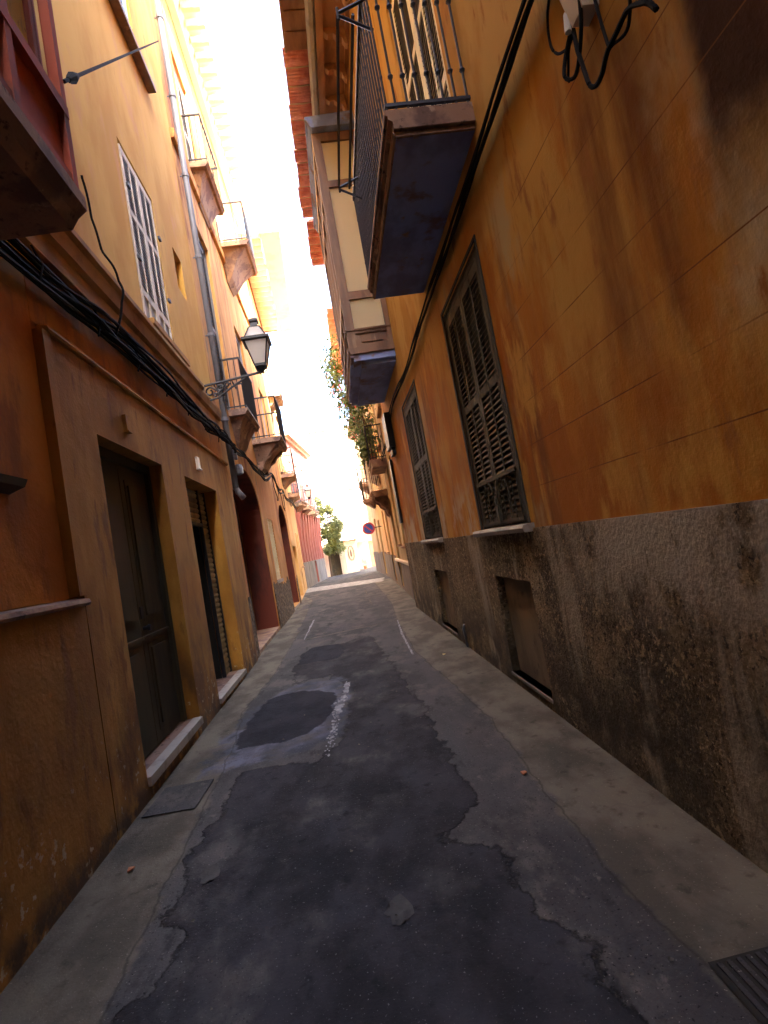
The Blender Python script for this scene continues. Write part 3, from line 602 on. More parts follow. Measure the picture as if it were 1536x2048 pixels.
balcony(F3, B3, .6, 2.3, 4.3, .50, 'stone', .18, .25, .2, 1.0, 9, 3)
balcony(F3, B3, 2.7, 4.2, 5.3, .45, 'stone', .18, .25, .2, 1.0, 9, 3)
tile_eave(F3, B3, -1.0, 6.2, 10.0, .3, .95, .42, 'tile_red', amp=.09)
mb = MB()
for k in range(14):
    u = -.8+k*.5; F3.prof(mb, u, u+.2, [(.003, 9.89), (.55, 9.89), (.55, 9.8), (.35, 9.72), (.2, 9.55), (.003, 9.4)])
mb.build('eave_corbels', 'terra', B3)
F4 = Fr(tuple(F3.p(6.01, 0)[:2]), (-.3, 34), -1); F4.n = Vector((-F4.u.y, F4.u.x, 0))
o4 = [(.8, 1.8, .1, 2.8), (3.0, 3.9, 1.2, 3.0), (1.0, 1.9, 4.0, 6.2), (3.0, 3.9, 4.0, 6.2), (1.0, 1.9, 7.4, 9.0)]
B4 = plain_building('sand_building', F4.o, 'last sand coloured building on the right, beside the round sign', 'building', F4, 0, 8.6, 8.6, 6, 'r2', o4[:4], .14, True, 1.2, eave=.4)
for q in o4[1:4]: window(F4, B4, *q, 'gshut', 'shadeslat', .14, 2, 1, 0, True, .05, (.5,), .1, 'stone_l')
mb = MB(); F4.box(mb, .8, 1.8, .1, 2.8, -.14, -.10); mb.build('door', 'wood', B4)
balcony(F4, B4, .7, 2.2, 3.9, .55, 'stone', .18, .3, .2, 1.0, 8, 3); balcony(F4, B4, 2.7, 4.3, 4.9, .5, 'stone', .18, .3, .2, 1.0, 8, 3)

# ------------------------------------------------------------------ LEFT: near peach building
FL = Fr((-1.8, 0), (0, 1), 1)
A = thing('peach_building', (-1.8, 0, 0), 'near building on the left with peach orange stucco, a cornice and two tall doorways', 'building')
mb = MB()
oA = [(4.25, 5.76, .10, 2.86, 0, .3), (6.56, 8.21, .05, 2.86, 0, .3), (6.12, 7.28, 4.62, 6.92, 0, .12), (8.08, 8.52, 6.05, 6.72, 0, .3), (6.5, 7.75, 9.42, 11.6, 0, .12)]
FL.facade(mb, -14, 9.35, 0, 14.6, oA, 0, .12); FL.shell(mb, -14, 9.35, 14.6, 8)
mb.build('wall', 'la', A)
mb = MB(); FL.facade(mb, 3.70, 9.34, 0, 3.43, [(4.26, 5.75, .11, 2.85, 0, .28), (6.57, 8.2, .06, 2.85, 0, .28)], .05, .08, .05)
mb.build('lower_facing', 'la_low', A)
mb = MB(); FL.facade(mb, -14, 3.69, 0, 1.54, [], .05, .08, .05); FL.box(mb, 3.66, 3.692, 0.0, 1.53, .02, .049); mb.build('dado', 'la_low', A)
mb = MB(); FL.prof(mb, -14, 3.69, [(.002, 1.542), (.085, 1.542), (.095, 1.56), (.085, 1.585), (.002, 1.60)]); mb.build('dado_ledge', 'stone_l', A)
mb = MB(); FL.prof(mb, 3.66, 9.34, [(.002, 3.432), (.075, 3.432), (.085, 3.45), (.075, 3.475), (.002, 3.49)]); FL.box(mb, 3.60, 3.70, 1.61, 3.431, .002, .070); mb.build('raised_border', 'la_low', A)
mb = MB(); FL.facade(mb, -14, 3.59, 1.605, 3.62, [], .006, 0, .006); mb.build('orange_render', 'la_rec', A)
mb = MB(); FL.facade(mb, 3.6, 9.34, 3.495, 3.95, [], .006, 0, .006); mb.build('orange_band', 'la_rec', A)
mb = MB()
FL.prof(mb, -14, 8.0, [(.002, 4.02), (.07, 4.04), (.07, 4.20), (.11, 4.23), (.13, 4.36), (.16, 4.40), (.16, 4.45), (.002, 4.50)])
FL.prof(mb, 8.01, 9.34, [(.002, 4.06), (.05, 4.08), (.05, 4.22), (.09, 4.26), (.11, 4.38), (.11, 4.42), (.002, 4.46)])
mb.build('cornice', 'cornice', A)
# doorway 1
mb = MB(); FL.box(mb, 4.262, 4.34, .17, 2.848, -.16, -.08); FL.box(mb, 5.67, 5.748, .17, 2.848, -.16, -.08); FL.box(mb, 4.34, 5.67, 2.76, 2.847, -.16, -.082)
D1 = mb.build('double_door', 'gdoor', A)
for a, b in ((4.345, 4.995), (5.01, 5.665)):
    mb = MB(); FL.box(mb, a, b, .18, 2.755, -.155, -.12)
    for z0, z1 in ((.28, 1.08), (1.28, 2.62)):
        n = 1 if z0 < 1 else 1
        FL.box(mb, a+.09, b-.09, z0, z1, -.12, -.113); FL.box(mb, a+.14, b-.14, z0+.05, z1-.05, -.113, -.098)
    FL.box(mb, a+.0, b-.0, 1.12, 1.15, -.12, -.095)
    lf = mb.build('door_leaf', 'gdoor', D1)
mb = MB(); mb.tube([FL.p(5.06, 1.22, -.12), FL.p(5.06, 1.22, -.07)], .018, 8); mb.tube([FL.p(5.06, 1.22, -.075), FL.p(5.06, 1.22, -.05)], .03, 10); mb.build('door_knob', 'iron', D1)
mb = MB(); FL.box(mb, 5.03, 5.09, 1.31, 1.42, -.119, -.110); mb.build('lock_plate', 'iron', D1)
mb = MB(); FL.box(mb, 4.262, 5.747, .095, .165, -.02, .078); mb.build('step', 'marble', A)
mb = MB(); FL.box(mb, 4.262, 5.747, .04, .160, -.30, -.021); mb.build('door_floor', 'stone', A); mb = MB(); FL.box(mb, 6.575, 8.195, .03, .112, -1.3, -.041); mb.build('door_floor', 'stone', A)
# doorway 2 : roller shutter surround and open doorway
mb = MB()
def roll(u0, u1, z0, z1, d):
    z = z0
    while z < z1-.01:
        zz = min(z+.075, z1); FL.prof(mb, u0, u1, [(d-.02, z), (d, z+.004), (d+.012, (z+zz)/2), (d, zz-.006), (d-.02, zz-.002)]); z += .075
roll(6.60, 8.17, 2.35, 2.83, -.16); roll(6.60, 6.95, .12, 2.345, -.16); roll(7.82, 8.17, .12, 2.345, -.16)
D2 = mb.build('roller_shutter', 'roller', A)
mb = MB(); 
for a in (6.572, 6.95, 7.79, 8.168): FL.box(mb, a, a+.028, .12, 2.84, -.18, -.13)
FL.box(mb, 6.98, 7.79, 2.30, 2.349, -.18, -.13); mb.build('shutter_rail', 'iron', D2)
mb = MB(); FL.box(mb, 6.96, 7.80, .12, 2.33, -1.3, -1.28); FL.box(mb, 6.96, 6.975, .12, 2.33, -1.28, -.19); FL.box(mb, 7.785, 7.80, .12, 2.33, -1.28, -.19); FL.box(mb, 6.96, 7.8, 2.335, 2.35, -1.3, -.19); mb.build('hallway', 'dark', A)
mb = MB(); FL.box(mb, 6.575, 8.195, .055, .115, -.04, .078); mb.build('step', 'marble', A)
mb = MB(); FL.box(mb, 6.86, 6.94, 1.02, 1.24, -.145, -.10); mb.build('letter_box', 'iron', A)
# windows of the peach house
W = window(FL, A, 6.12, 7.28, 4.62, 6.92, 'lframe', 'lshut', .12, 2, 2, .42, False, .05, (.55,), .048, frm='lframe', proud=.055)
mb = MB()
for z in (6.3, 5.4):
    for q in (6.13, 7.2): FL.box(mb, q, q+.08, z, z+.04, .02, .05)
mb.build('hinge', 'iron', W)
mb = MB(); FL.box(mb, 6.0, 7.42, 4.53, 4.60, .002, .14); mb.build('sill', 'cornice', W)
mb = MB(); FL.box(mb, 8.085, 8.515, 6.055, 6.715, -.29, -.27); mb.build('vent_recess', 'la_low', A)
o = window(FL, A, 6.5, 7.75, 9.42, 11.6, 'sky_reflect', 'sky_reflect', .12, 2, 1, 0, False, .05, (.5,), .06)
mb = MB(); FL.box(mb, 5.7, 8.1, 9.28, 9.36, .002, .13); mb.build('sill', 'wood', o)
# red enclosed balcony
mb = MB(); u0, u1, dd = -1.5, 2.9, .70
FL.prof(mb, u0, u1, [(.002, 3.78), (dd+.03, 3.78), (dd+.03, 3.70), (dd-.02, 3.66), (dd-.06, 3.60), (.002, 3.58)])
G = mb.build('enclosed_balcony', 'stone', A)
mb = MB(); FL.box(mb, u0+.02, u1-.02, 3.785, 7.0, .06, dd-.12); mb.build('balcony_core', 'gold_reflect', G)
mb = MB()
FL.box(mb, u0, u1, 3.782, 3.88, dd-.08, dd); FL.box(mb, u0, u1, 4.24, 4.31, dd-.08, dd+.01); FL.box(mb, u0, u1, 6.9, 7.1, dd-.08, dd+.05)
FL.box(mb, u0, u1, 5.5, 5.56, dd-.07, dd)
k = 0; u = u1
while u > u0:
    FL.box(mb, u-.055, u, 3.783, 7.0, dd-.05, dd+.006); u -= .52
for q in (u1-.075, u0): FL.box(mb, q+.001, q+.074, 3.783, 7.0, .004, dd-.09)
FL.box(mb, u1-.07, u1-.01, 4.24, 4.31, .004, dd-.09)
mb.build('balcony_frame', 'redwood', G)
mb = MB(); FL.box(mb, u0, u1-.02, 3.88, 4.24, dd-.05, dd-.03); FL.box(mb, u1-.05, u1-.03, 3.88, 4.24, .05, dd-.08); mb.build('balcony_panel', 'redwood', G)
mb = MB(); FL.box(mb, u0, u1-.02, 4.31, 6.9, dd-.045, dd-.04); FL.box(mb, u1-.045, u1-.04, 4.31, 6.9, .05, dd-.08); mb.build('glazing', 'glassy', G)
# wall plaques
for (y, z, wv, hv, mt_, lb) in ((4.86, 3.08, .07, .15, 'la_low', 'small brown wall bracket above the dark olive double door'), (7.26, 3.12, .11, .16, 'plastic', 'small pale house number plaque above the roller shutter doorway')):
    mb = MB(); FL.box(mb, y-wv/2, y+wv/2, z-hv/2, z+hv/2, .052, .085); FL.box(mb, y-wv/2-.01, y+wv/2+.01, z-hv/2-.012, z-hv/2, .052, .10)
    tag(mb.build('wall_plaque', mt_), lb, 'plaque')
mb = MB(); FL.prof(mb, 2.85, 3.1, [(.012, 2.24), (.10, 2.27), (.12, 2.31), (.012, 2.34)]); tag(mb.build('wall_hook', 'iron'), 'short dark iron stub on the bright orange wall at the left edge', 'hook')

# gold building B
Bb = thing('gold_building', (-1.8, 9.36, 0), 'weathered gold stuccoed building on the left with two arches and pointed corbel balconies', 'building')
oB = [(9.84, 13.10, .02, 3.74, .92, .55), (14.03, 15.02, 1.15, 2.80, 0, .14), (16.85, 19.2, .08, 3.5, .8, .45), (10.35, 11.5, 4.81, 8.7, 0, .14), (13.75, 14.85, 4.80, 8.0, 0, .14), (10.9, 12.1, 10.24, 13.0, 0, .14), (13.7, 14.8, 10.1, 12.8, 0, .14), (17.2, 18.2, 5.0, 7.4, 0, .14)]
mb = MB(); FL.facade(mb, 9.36, 19.58, 0, 14.9, oB, -.01, .14); 
FLb = FL; FL.shell(mb, 9.36, 19.58, 14.9, 8); mb.build('wall', 'lb', Bb)
# irregular rubble plinth
for (a, b, h_) in ((9.42, 9.83, 1.15), (13.12, 16.80, 1.1), (19.22, 19.57, 1.0)):
    mb = MB(); k = max(2, int((b-a)/.12)); pts = [(a+(b-a)*i/k, h_+random.uniform(-.16, .06)) for i in range(k+1)]
    for i in range(k):
        (p, q), (r_, s_) = pts[i], pts[i+1]; mb.hexa([FL.p(p, 0, -.005), FL.p(r_, 0, -.005), FL.p(r_, 0, .02), FL.p(p, 0, .02)], [FL.p(p, q, -.005), FL.p(r_, s_, -.005), FL.p(r_, s_, .014), FL.p(p, q, .014)])
    mb.build('rubble_plinth', 'rubble', Bb)
for i, (a, b, h_, dp, rise) in enumerate(((9.84, 13.10, 3.74, .55, .92), (16.85, 19.2, 3.5, .45, .8))):
    mb = MB(); n = 20; t_ = h_-rise-.004
    for sgn in (0, 1):
        A_, B_ = a+.004, b-.004
        mb.quad(FL.p([A_, B_][sgn], .02, -.03), FL.p([A_, B_][sgn], t_, -.03), FL.p([A_, B_][sgn], t_, -dp), FL.p([A_, B_][sgn], .02, -dp))
    for k in range(n):
        q0, q1 = [(A_+(B_-A_)*(1-math.cos(math.pi*j/n))/2, t_+rise*math.sin(math.pi*j/n)) for j in (k, k+1)]
        mb.quad(FL.p(*q0, -.03), FL.p(*q1, -.03), FL.p(*q1, -dp), FL.p(*q0, -dp))
    mb.build('arch_reveal', 'reddoor', Bb)
    mb = MB(); FL.box(mb, a-.05, b+.05, .02, h_+.02, -dp-.09, -dp-.03); dr = mb.build('arch_door', 'reddoor', Bb)
    mb = MB()
    for k in range(1, 4): u = a+(b-a)*k/4; FL.box(mb, u-.02, u+.02, .1, h_, -dp-.03, -dp)
    FL.box(mb, a, b, 2.4, 2.5, -dp-.03, -dp+.01); mb.build('door_batten', 'reddoor', dr)
    mb = MB(); FL.box(mb, a+.01, b-.01, .005, .07, -dp-.02, .0); mb.build('threshold', 'stone_l' if i == 0 else 'marble', Bb)
mb = MB(); FL.box(mb, 13.98, 15.07, 1.10, 2.85, -.13, -.11); Wm = mb.build('mesh_window', 'curtain', Bb)
mb = MB()
for k in range(13): u = 14.03+k*.0825; FL.box(mb, u-.006, u+.006, 1.15, 2.8, -.04, -.03)
for k in range(20): z = 1.17+k*.085; FL.box(mb, 14.03, 15.02, z-.005, z+.005, -.03, -.022)
mb.build('grille', 'cream', Wm)
mb = MB(); FL.box(mb, 13.95, 15.10, 1.06, 1.145, -.1, .03); mb.build('sill', 'marble', Wm)
for q in oB[3:]: window(FL, Bb, *q[:4], 'pipe' if q[2] < 9 else 'lframe', 'shadeslat', .16, 2, 1, 0, False, .06, (.5,), .08)
balcony(FL, Bb, 10.66, 12.28, 4.81, .40, 'stone', .13, .55, .3, 1.05, 15, 2, 'iron')
balcony(FL, Bb, 13.46, 15.08, 4.80, .76, 'stone', .13, .65, .3, 1.05, 16, 4, 'iron', scroll=True)
balcony(FL, Bb, 10.80, 12.45, 10.25, .40, 'stone_l', .13, .55, .3, 1.05, 9, 2, 'iron')
balcony(FL, Bb, 13.39, 15.0, 10.05, .76, 'stone_l', .13, .75, .3, 1.05, 10, 4, 'iron')
mb = MB(); FL.prof(mb, 9.36, 19.58, [(.0, 14.5), (.15, 14.55), (.25, 14.8), (.75, 14.92), (.8, 15.05), (.0, 15.1)]); cn = mb.build('cornice', 'white', Bb)
for k in range(24):
    mb = MB(); FL.box(mb, 9.5+k*.42, 9.5+k*.42+.12, 14.62, 14.80, .252, .70); mb.build('modillion', 'white', cn)
mb = MB(); FL.prof(mb, 9.37, 19.57, [(-.008, 9.6), (.06, 9.62), (.08, 9.78), (-.008, 9.8)]); mb.build('string_course', 'lb', Bb)
# building C, yellow
FC = Fr((-1.83, 19.6), (-.28, 8), 1)
oC = [(.78, 3.3, .04, 2.15, 0, .22), (4.6, 5.5, .1, 2.8, 0, .16), (6.2, 7.0, 1.2, 2.8, 0, .14), (1.2, 2.2, 5.1, 7.3, 0, .14), (4.2, 5.2, 4.6, 6.9, 0, .14), (1.2, 2.2, 8.4, 10.6, 0, .14), (4.2, 5.2, 8.2, 10.4, 0, .14)]
Cc = plain_building('yellow_building', FC.o, 'yellow building on the left between the gold house and the pink one', 'building', FC, 0, 8.1, 12.9, 7, 'lc', [o for o in oC], .14, False)
mb = MB(); FC.box(mb, .78, 3.3, .04, 2.15, -.26, -.2); mb.build('garage_door', 'yellow', Cc)
mb = MB(); FC.box(mb, 4.6, 5.5, .1, 2.8, -.2, -.15); mb.build('door', 'wood', Cc)
for q in oC[2:]: window(FC, Cc, *q[:4], 'lframe', 'shadeslat', .14, 2, 1, 0, True, .05, (.5,), .1, 'stone_l')
balcony(FC, Cc, .9, 2.5, 4.95, .55, 'stone_l', .15, .3, .2, 1.0, 9, 3); balcony(FC, Cc, 3.9, 5.5, 4.5, .5, 'stone_l', .15, .3, .2, 1.0, 9, 3)
balcony(FC, Cc, .9, 2.5, 8.2, .55, 'stone_l', .15, .3, .2, 1.0, 9, 3)
tile_eave(FC, Cc, -1.9, 6.4, 13.0, .05, .8, .42, 'white', edge=False)
mb = MB(); FC.box(mb, -1.9, 6.4, 12.95, 13.15, .81, 1.5); mb.build('eave_board', 'paleplaster', Cc)
# pink building D, its facade turned towards the street
FD = Fr((-2.12, 27.8), (1.02, 9), 1)
oD = [(.5+k*1.75, 1.15+k*1.75, 4.75, 6.9, 0, .14) for k in range(4)]+[(3.3, 4.1, .05, 1.3, 0, .12)]
D = plain_building('pink_building', FD.o, 'pink building on the left with tall fluted strips over a grey stone base', 'building', FD, 0, 7.4, 8.2, 6, 'pink', oD, .14, True, 1.35, 'greybase', eave=.35)
mb = MB(); FD.box(mb, 3.3, 4.1, .05, 1.3, -.12, -.08); mb.build('hatch', 'gdoor', D)
for k in range(9):
    u = .25+k*.82; mb = MB(); FD.prof(mb, u, u+.32, [(.002, 1.36), (.05, 1.36), (.07, 2.5), (.20, 3.9), (.22, 4.0), (.002, 4.05)]); mb.build('pilaster', 'pink', D)
for q in oD[:4]: window(FD, D, *q[:4], 'pipe', 'shadeslat', .14, 2, 1, 0, False, .05, (.5,), .1)
for k, (u, z, dd) in enumerate(((.1, 4.55, .5), (2.0, 4.45, .5), (4.2, 4.3, .45))): balcony(FD, D, u, u+1.5, z, dd, 'stone_l', .2, .22, .15, .95, 8, 3, 'iron' if k else 'iron_blue')

# ------------------------------------------------------------------ end of the street
FE = Fr((-1.25, 36.6), (1, .05), 1); FE.n = Vector((.05, -1, 0)).normalized()
E1 = thing('garage', FE.o, 'low pale garage with a brown door under the bush at the street end', 'garage')
mb = MB(); FE.facade(mb, -.2, 1.35, 0, 2.1, [(.25, 1.0, 0, 1.55, 0, .15)]); FE.shell(mb, -.2, 1.35, 2.1, 3); mb.build('wall', 'white', E1)
mb = MB(); FE.box(mb, .25, .93, 0, 1.55, -.15, -.11); FE.box(mb, .25, 1.0, 0, 1.55, -.17, -.16); mb.build('garage_door', 'gshut', E1)
mb = MB(); FE.box(mb, .2, 1.1, 1.58, 1.8, .002, .25); mb.build('lintel', 'gutter', E1)
FG = Fr((.12, 36.9), (1, .05), 1); FG.n = Vector((.05, -1, 0)).normalized()
E2 = thing('white_house', FG.o, 'small white house with an oval relief panel at the end of the street', 'house')
mb = MB(); FG.facade(mb, 0, .85, 0, 2.15, []); FG.shell(mb, 0, .85, 2.15, 3); mb.build('wall', 'white', E2)
mb = MB()
n = 20; cx, cz = .45, 1.35
for k in range(n):
    t0, t1 = 2*math.pi*k/n, 2*math.pi*(k+1)/n
    mb.tube([FG.p(cx+.2*math.cos(t0), cz+.5*math.sin(t0), .02), FG.p(cx+.2*math.cos(t1), cz+.5*math.sin(t1), .02)], .03, 5)
mb.lathe(FG.p(cx, cz-.25, .02), [(.02, 0), (.07, .1), (.05, .3), (.03, .5)], 8); mb.build('oval_relief', 'stone_l', E2)
mb = MB(); FG.prof(mb, -.05, .95, [(-.02, 2.16), (.15, 2.16), (.15, 2.24), (-.02, 2.3)]); mb.build('roof', 'terra', E2)
FH = Fr((-6, 47), (1, 0), 1); FH.n = Vector((0, -1, 0))
oH = [(5.55, 5.85, 7.6, 9.3, 0, .2), (7.2, 7.9, 5.2, 7.0, 0, .2), (9.2, 10, 2.6, 4.2, 0, .2), (6.6, 8.6, .0, 2.3, .5, .6)]
H_ = thing('tall_pale_building', FH.o, 'tall sunlit pale building closing the far end of the street, with a narrow slit window', 'building')
mb = MB(); FH.facade(mb, 0, 14, 0, 12.5, oH); FH.shell(mb, 0, 14, 12.5, 8); mb.build('wall', 'white', H_)
for q in oH[:3]: window(FH, H_, *q[:4], 'gshut', 'shadeslat', .18, 1, 1, 0, True, .04, (.5,), .12)
mb = MB(); FH.box(mb, 6.6, 8.6, 0, 2.3, -.62, -.6); mb.build('arch_door', 'yellow', H_)
mb = MB(); mb.quad(FH.p(0, 12.52, .3), FH.p(14, 12.52, .3), FH.p(14, 14, -8), FH.p(0, 14, -8)); mb.build('roof', 'terra', H_)
FI = Fr((1.15, 41), (1, 0), 1); FI.n = Vector((0, -1, 0))
I_ = plain_building('yellow_house', FI.o, 'low sunlit yellow house with a slanted awning beyond the white house', 'house', FI, 0, 3.2, 2.9, 4, 'yellow', [(.9, 1.5, .0, 2.0, 0, .15)], .15, False)
mb = MB(); FI.box(mb, .9, 1.5, 0, 2.0, -.15, -.1); mb.build('door', 'terra', I_)
mb = MB(); mb.hexa([FI.p(-.3, 2.35, .02), FI.p(.8, 2.35, .02), FI.p(.8, 2.0, .7), FI.p(-.3, 2.0, .7)], [FI.p(-.3, 2.39, .02), FI.p(.8, 2.39, .02), FI.p(.8, 2.04, .7), FI.p(-.3, 2.04, .7)]); mb.build('awning', 'stone', I_)
FZ = Fr((-5, -4.5), (1, 0), 1); FZ.n = Vector((0, 1, 0))
Z_ = thing('rear_light_blocker', FZ.o, 'unseen ochre block added behind the viewer to keep light off the near street', 'building')
mb = MB(); FZ.facade(mb, 3.22, 6.48, 0, 10, [(4.0, 5.0, 1.2, 3.2, 0, .15)]); FZ.shell(mb, 3.22, 6.48, 10, 6); mb.build('wall', 'la_low', Z_)  # unseen block, added to darken the near end of the street
window(FZ, Z_, 4.0, 5.0, 1.2, 3.2, 'gshut', 'shadeslat', .15, 2, 1)
# ------------------------------------------------------------------ street lamps
def street_lamp(loc, label, side=1, s=1.0):
    x, y, z = loc                                         # wall fixing point; arm goes +x*side
    T = thing('street_lamp', loc, label, 'street lamp', 'wall lanterns along the left side'); L_ = lambda a, b, c: Vector((x+a*side*s, y+b*s, z+c*s))
    mb = MB(); mb.tube([L_(.02, 0, 0), L_(.55, 0, .05), L_(1.02, 0, .10)], .022*s, 6)
    mb.tube([L_(.02, 0, -.26), L_(.25, 0, -.22), L_(.45, 0, -.10), L_(.72, 0, .04)], .018*s, 6)
    mb.tube([L_(.02, 0, .02), L_(.02, 0, -.30)], .028*s, 6)
    for cx, cz, rr in ((.13, -.11, .085), (.30, -.07, .06), (.42, -.03, .04), (.21, -.17, .035), (.08, -.22, .03)):
        mb.tube([L_(cx+rr*math.cos(t*.5)*(1-t*.045), 0, cz+rr*math.sin(t*.5)*(1-t*.045)) for t in range(16)], .015*s, 5)
    for q in (.2, .36, .5): mb.tube([L_(q, 0, .02), L_(q+.05, 0, -.12)], .013*s, 5)
    mb.build('bracket', 'iron', T)
    c = L_(1.0, 0, .12)
    def sq(prof): 
        m_ = MB(); 
        m_.v = []; k = 4
        for r_, zz in prof:
            for j in range(k): t = 2*math.pi*(j+.5)/k; m_.v.append(c+Vector((r_*math.cos(t)*s, r_*math.sin(t)*s, zz*s)))
        for i in range(len(prof)-1):
            for j in range(k): a, b = i*k+j, i*k+(j+1) % k; m_.f.append((a, b, b+k, a+k))
        m_.f.append((3, 2, 1, 0)); n_ = (len(prof)-1)*k; m_.f.append((n_, n_+1, n_+2, n_+3)); return m_
    sq([(.115, .10), (.245, .46)]).build('lamp_glass', 'lglass', T)
    m_ = sq([(.03, -.04), (.05, .0), (.13, .06), (.13, .10)]); 
    for j in range(4):
        t = 2*math.pi*(j+.5)/4; d = Vector((math.cos(t), math.sin(t), 0))*s
        m_.tube([c+d*.125+Vector((0, 0, .08*s)), c+d*.262+Vector((0, 0, .47*s))], .013*s, 5)
        m_.tube([c+d*.03+Vector((0, 0, -.05*s)), c+d*.11+Vector((0, 0, .02*s)), c+d*.12+Vector((0, 0, .08*s))], .01*s, 5)
        m_.tube([c+d*.235+Vector((0, 0, .53*s)), c+d*.12+Vector((0, 0, .72*s))], .011*s, 5)
    m_.build('lamp_frame', 'iron', T)
    sq([(.255, .462), (.315, .475), (.315, .515), (.24, .535)]).build('lamp_rim', 'iron', T)
    sq([(.225, .536), (.12, .715)]).build('lamp_roof_glass', 'lglass', T)
    sq([(.135, .716), (.09, .74), (.075, .80), (.105, .82), (.105, .85), (.06, .88), (.02, .90)]).build('lamp_finial', 'iron', T)
    return T
street_lamp((-1.8, 8.55, 4.62), 'large four sided lantern on an ornate iron bracket on the peach house')
street_lamp((-2.07, 27.2, 4.45), 'small distant lantern on the wall where the yellow building meets the pink one', s=.85)
street_lamp((-1.32, 34.9, 3.45), 'farthest small lantern in front of the green bush', s=.8)

# ------------------------------------------------------------------ pipes and cables
mb = MB()
mb.tube([(-1.70, 9.62, 3.05), (-1.70, 9.62, 14.5)], .055, 10)
mb.tube([(-1.70, 9.62, 3.06), (-1.67, 9.64, 2.98), (-1.60, 9.7, 2.86)], .055, 10)
DP = mb.build('drainpipe', 'pipe', None, True); tag(DP, 'blue grey drainpipe running up the joint between the peach and gold houses', 'drainpipe')
mb = MB()
for z in (4.3, 5.9, 7.4, 9.0, 10.6, 12.2): mb.tube([(-1.70, 9.62, z), (-1.70, 9.62, z+.06)], .068, 10); mb.tube([(-1.8, 9.62, z+.03), (-1.7, 9.62, z+.03)], .012, 5)
mb.build('pipe_clip', 'pipe', DP)
def strand(mb, pts, r, wob=.02, k=5, seed=0, sub=8):
    rd = random.Random(seed); out = []; ph = [rd.uniform(0, 6.3) for _ in range(3)]
    P_ = [Vector(p) for p in pts]
    for i in range(len(P_)-1):
        for j in range(sub):
            t = j/sub; a, b = P_[max(i-1, 0)], P_[i]; c, d = P_[i+1], P_[min(i+2, len(P_)-1)]
            q = .5*((2*b)+(c-a)*t+(2*a-5*b+4*c-d)*t*t+(3*b-a-3*c+d)*t**3)
            u = i+t; q += Vector((abs(math.sin(u*3.1+ph[0]))*wob, 0, math.sin(u*2.3+ph[1])*wob+math.sin(u*5+ph[2])*wob*.5)); out.append(q)
    out.append(P_[-1]); mb.tube(out, r, k)
mb = MB()
for i in range(12):
    dz = random.uniform(-.12, .10); dx = random.uniform(-.01, .075)
    strand(mb, [(-1.76+dx, -3, 3.82+dz), (-1.76+dx, 0, 3.80+dz), (-1.76+dx, 3.4, 3.80+dz*.9), (-1.75+dx, 4.8, 3.88+dz*.9), (-1.74+dx, 6.5, 3.88+dz), (-1.74+dx, 7.8, 3.86+dz*.8), (-1.74+dx, 8.7, 3.88+dz*.5), (-1.68+dx*.5, 9.3, 3.86+dz*.4), (-1.62, 9.62, 3.78+dz*.4), (-1.72, 10.0, 3.82+dz*.4)], random.uniform(.008, .018), .032, 6, i)
for i in range(10):
    y = 1+i*.85; mb.tube([(-1.68, y, 3.70), (-1.66, y+.03, 3.85), (-1.70, y, 3.98)], .008, 5)
tag(mb.build('cable_bundle', 'cable'), 'thick tangled black cable bundle hanging under the cornice of the peach house', 'cables')
mb = MB()
for i in range(4):
    dz = random.uniform(-.06, .06)
    strand(mb, [(-1.73, 10.0, 3.85+dz), (-1.74, 11, 3.95+dz), (-1.72, 12.2, 3.93+dz), (-1.70, 14, 3.86+dz), (-1.70, 15.9, 4.2+dz), (-1.72, 17.2, 3.9+dz), (-1.72, 18.4, 4.0+dz), (-1.74, 19.6, 3.9+dz), (-1.85, 24, 4.1+dz), (-2.0, 27.5, 4.0+dz)], .020, .03, 5, 40+i)
strand(mb, [(-1.73, 15.9, 4.2), (-1.70, 16.2, 3.6), (-1.72, 16.6, 3.5), (-1.72, 17.2, 3.9)], .012, .02, 5, 3)
strand(mb, [(-1.73, 17.6, 3.9), (-1.70, 17.9, 3.3), (-1.72, 18.3, 3.4), (-1.72, 18.6, 3.9)], .012, .02, 5, 5)
tag(mb.build('sagging_cable', 'cable'), 'thinner black cables sagging along the gold house above its arches', 'cables')
mb = MB(); mb.tube([(-1.68, 9.85, 3.62), (-1.68, 9.85, 3.86)], .06, 8); mb.lathe((-1.66, 10.02, 3.35), [(.03, 0), (.075, .02), (.085, .12), (.06, .2)], 8)
tag(mb.build('junction_box', 'pipe'), 'small round junction box beside the drainpipe below the cable bundle', 'junction box')
# stay wire crossing from the red balcony to the far pipe, with its insulator
mb = MB(); a, b = Vector((-1.09, 2.9, 4.47)), Vector((-1.66, 8.9, 11.0)); mb.tube([a, a.lerp(b, .3), a.lerp(b, .65), b], .011, 5)
mb.tube([a.lerp(b, .015), a.lerp(b, .03), a.lerp(b, .05)], [.014, .032, .014], 8)
tag(mb.build('stay_wire', 'cable'), 'thin wire with a round insulator running up from the red enclosed balcony', 'wire')
mb = MB(); strand(mb, [(-1.70, 4.60, 5.25), (-1.72, 4.73, 5.0), (-1.70, 4.80, 4.7), (-1.62, 4.88, 4.46), (-1.60, 4.86, 4.25), (-1.70, 4.84, 3.9)], .011, .012, 5, 9)
tag(mb.build('drop_cable', 'cable'), 'single black cable dropping from behind the red balcony down over the cornice', 'cable')
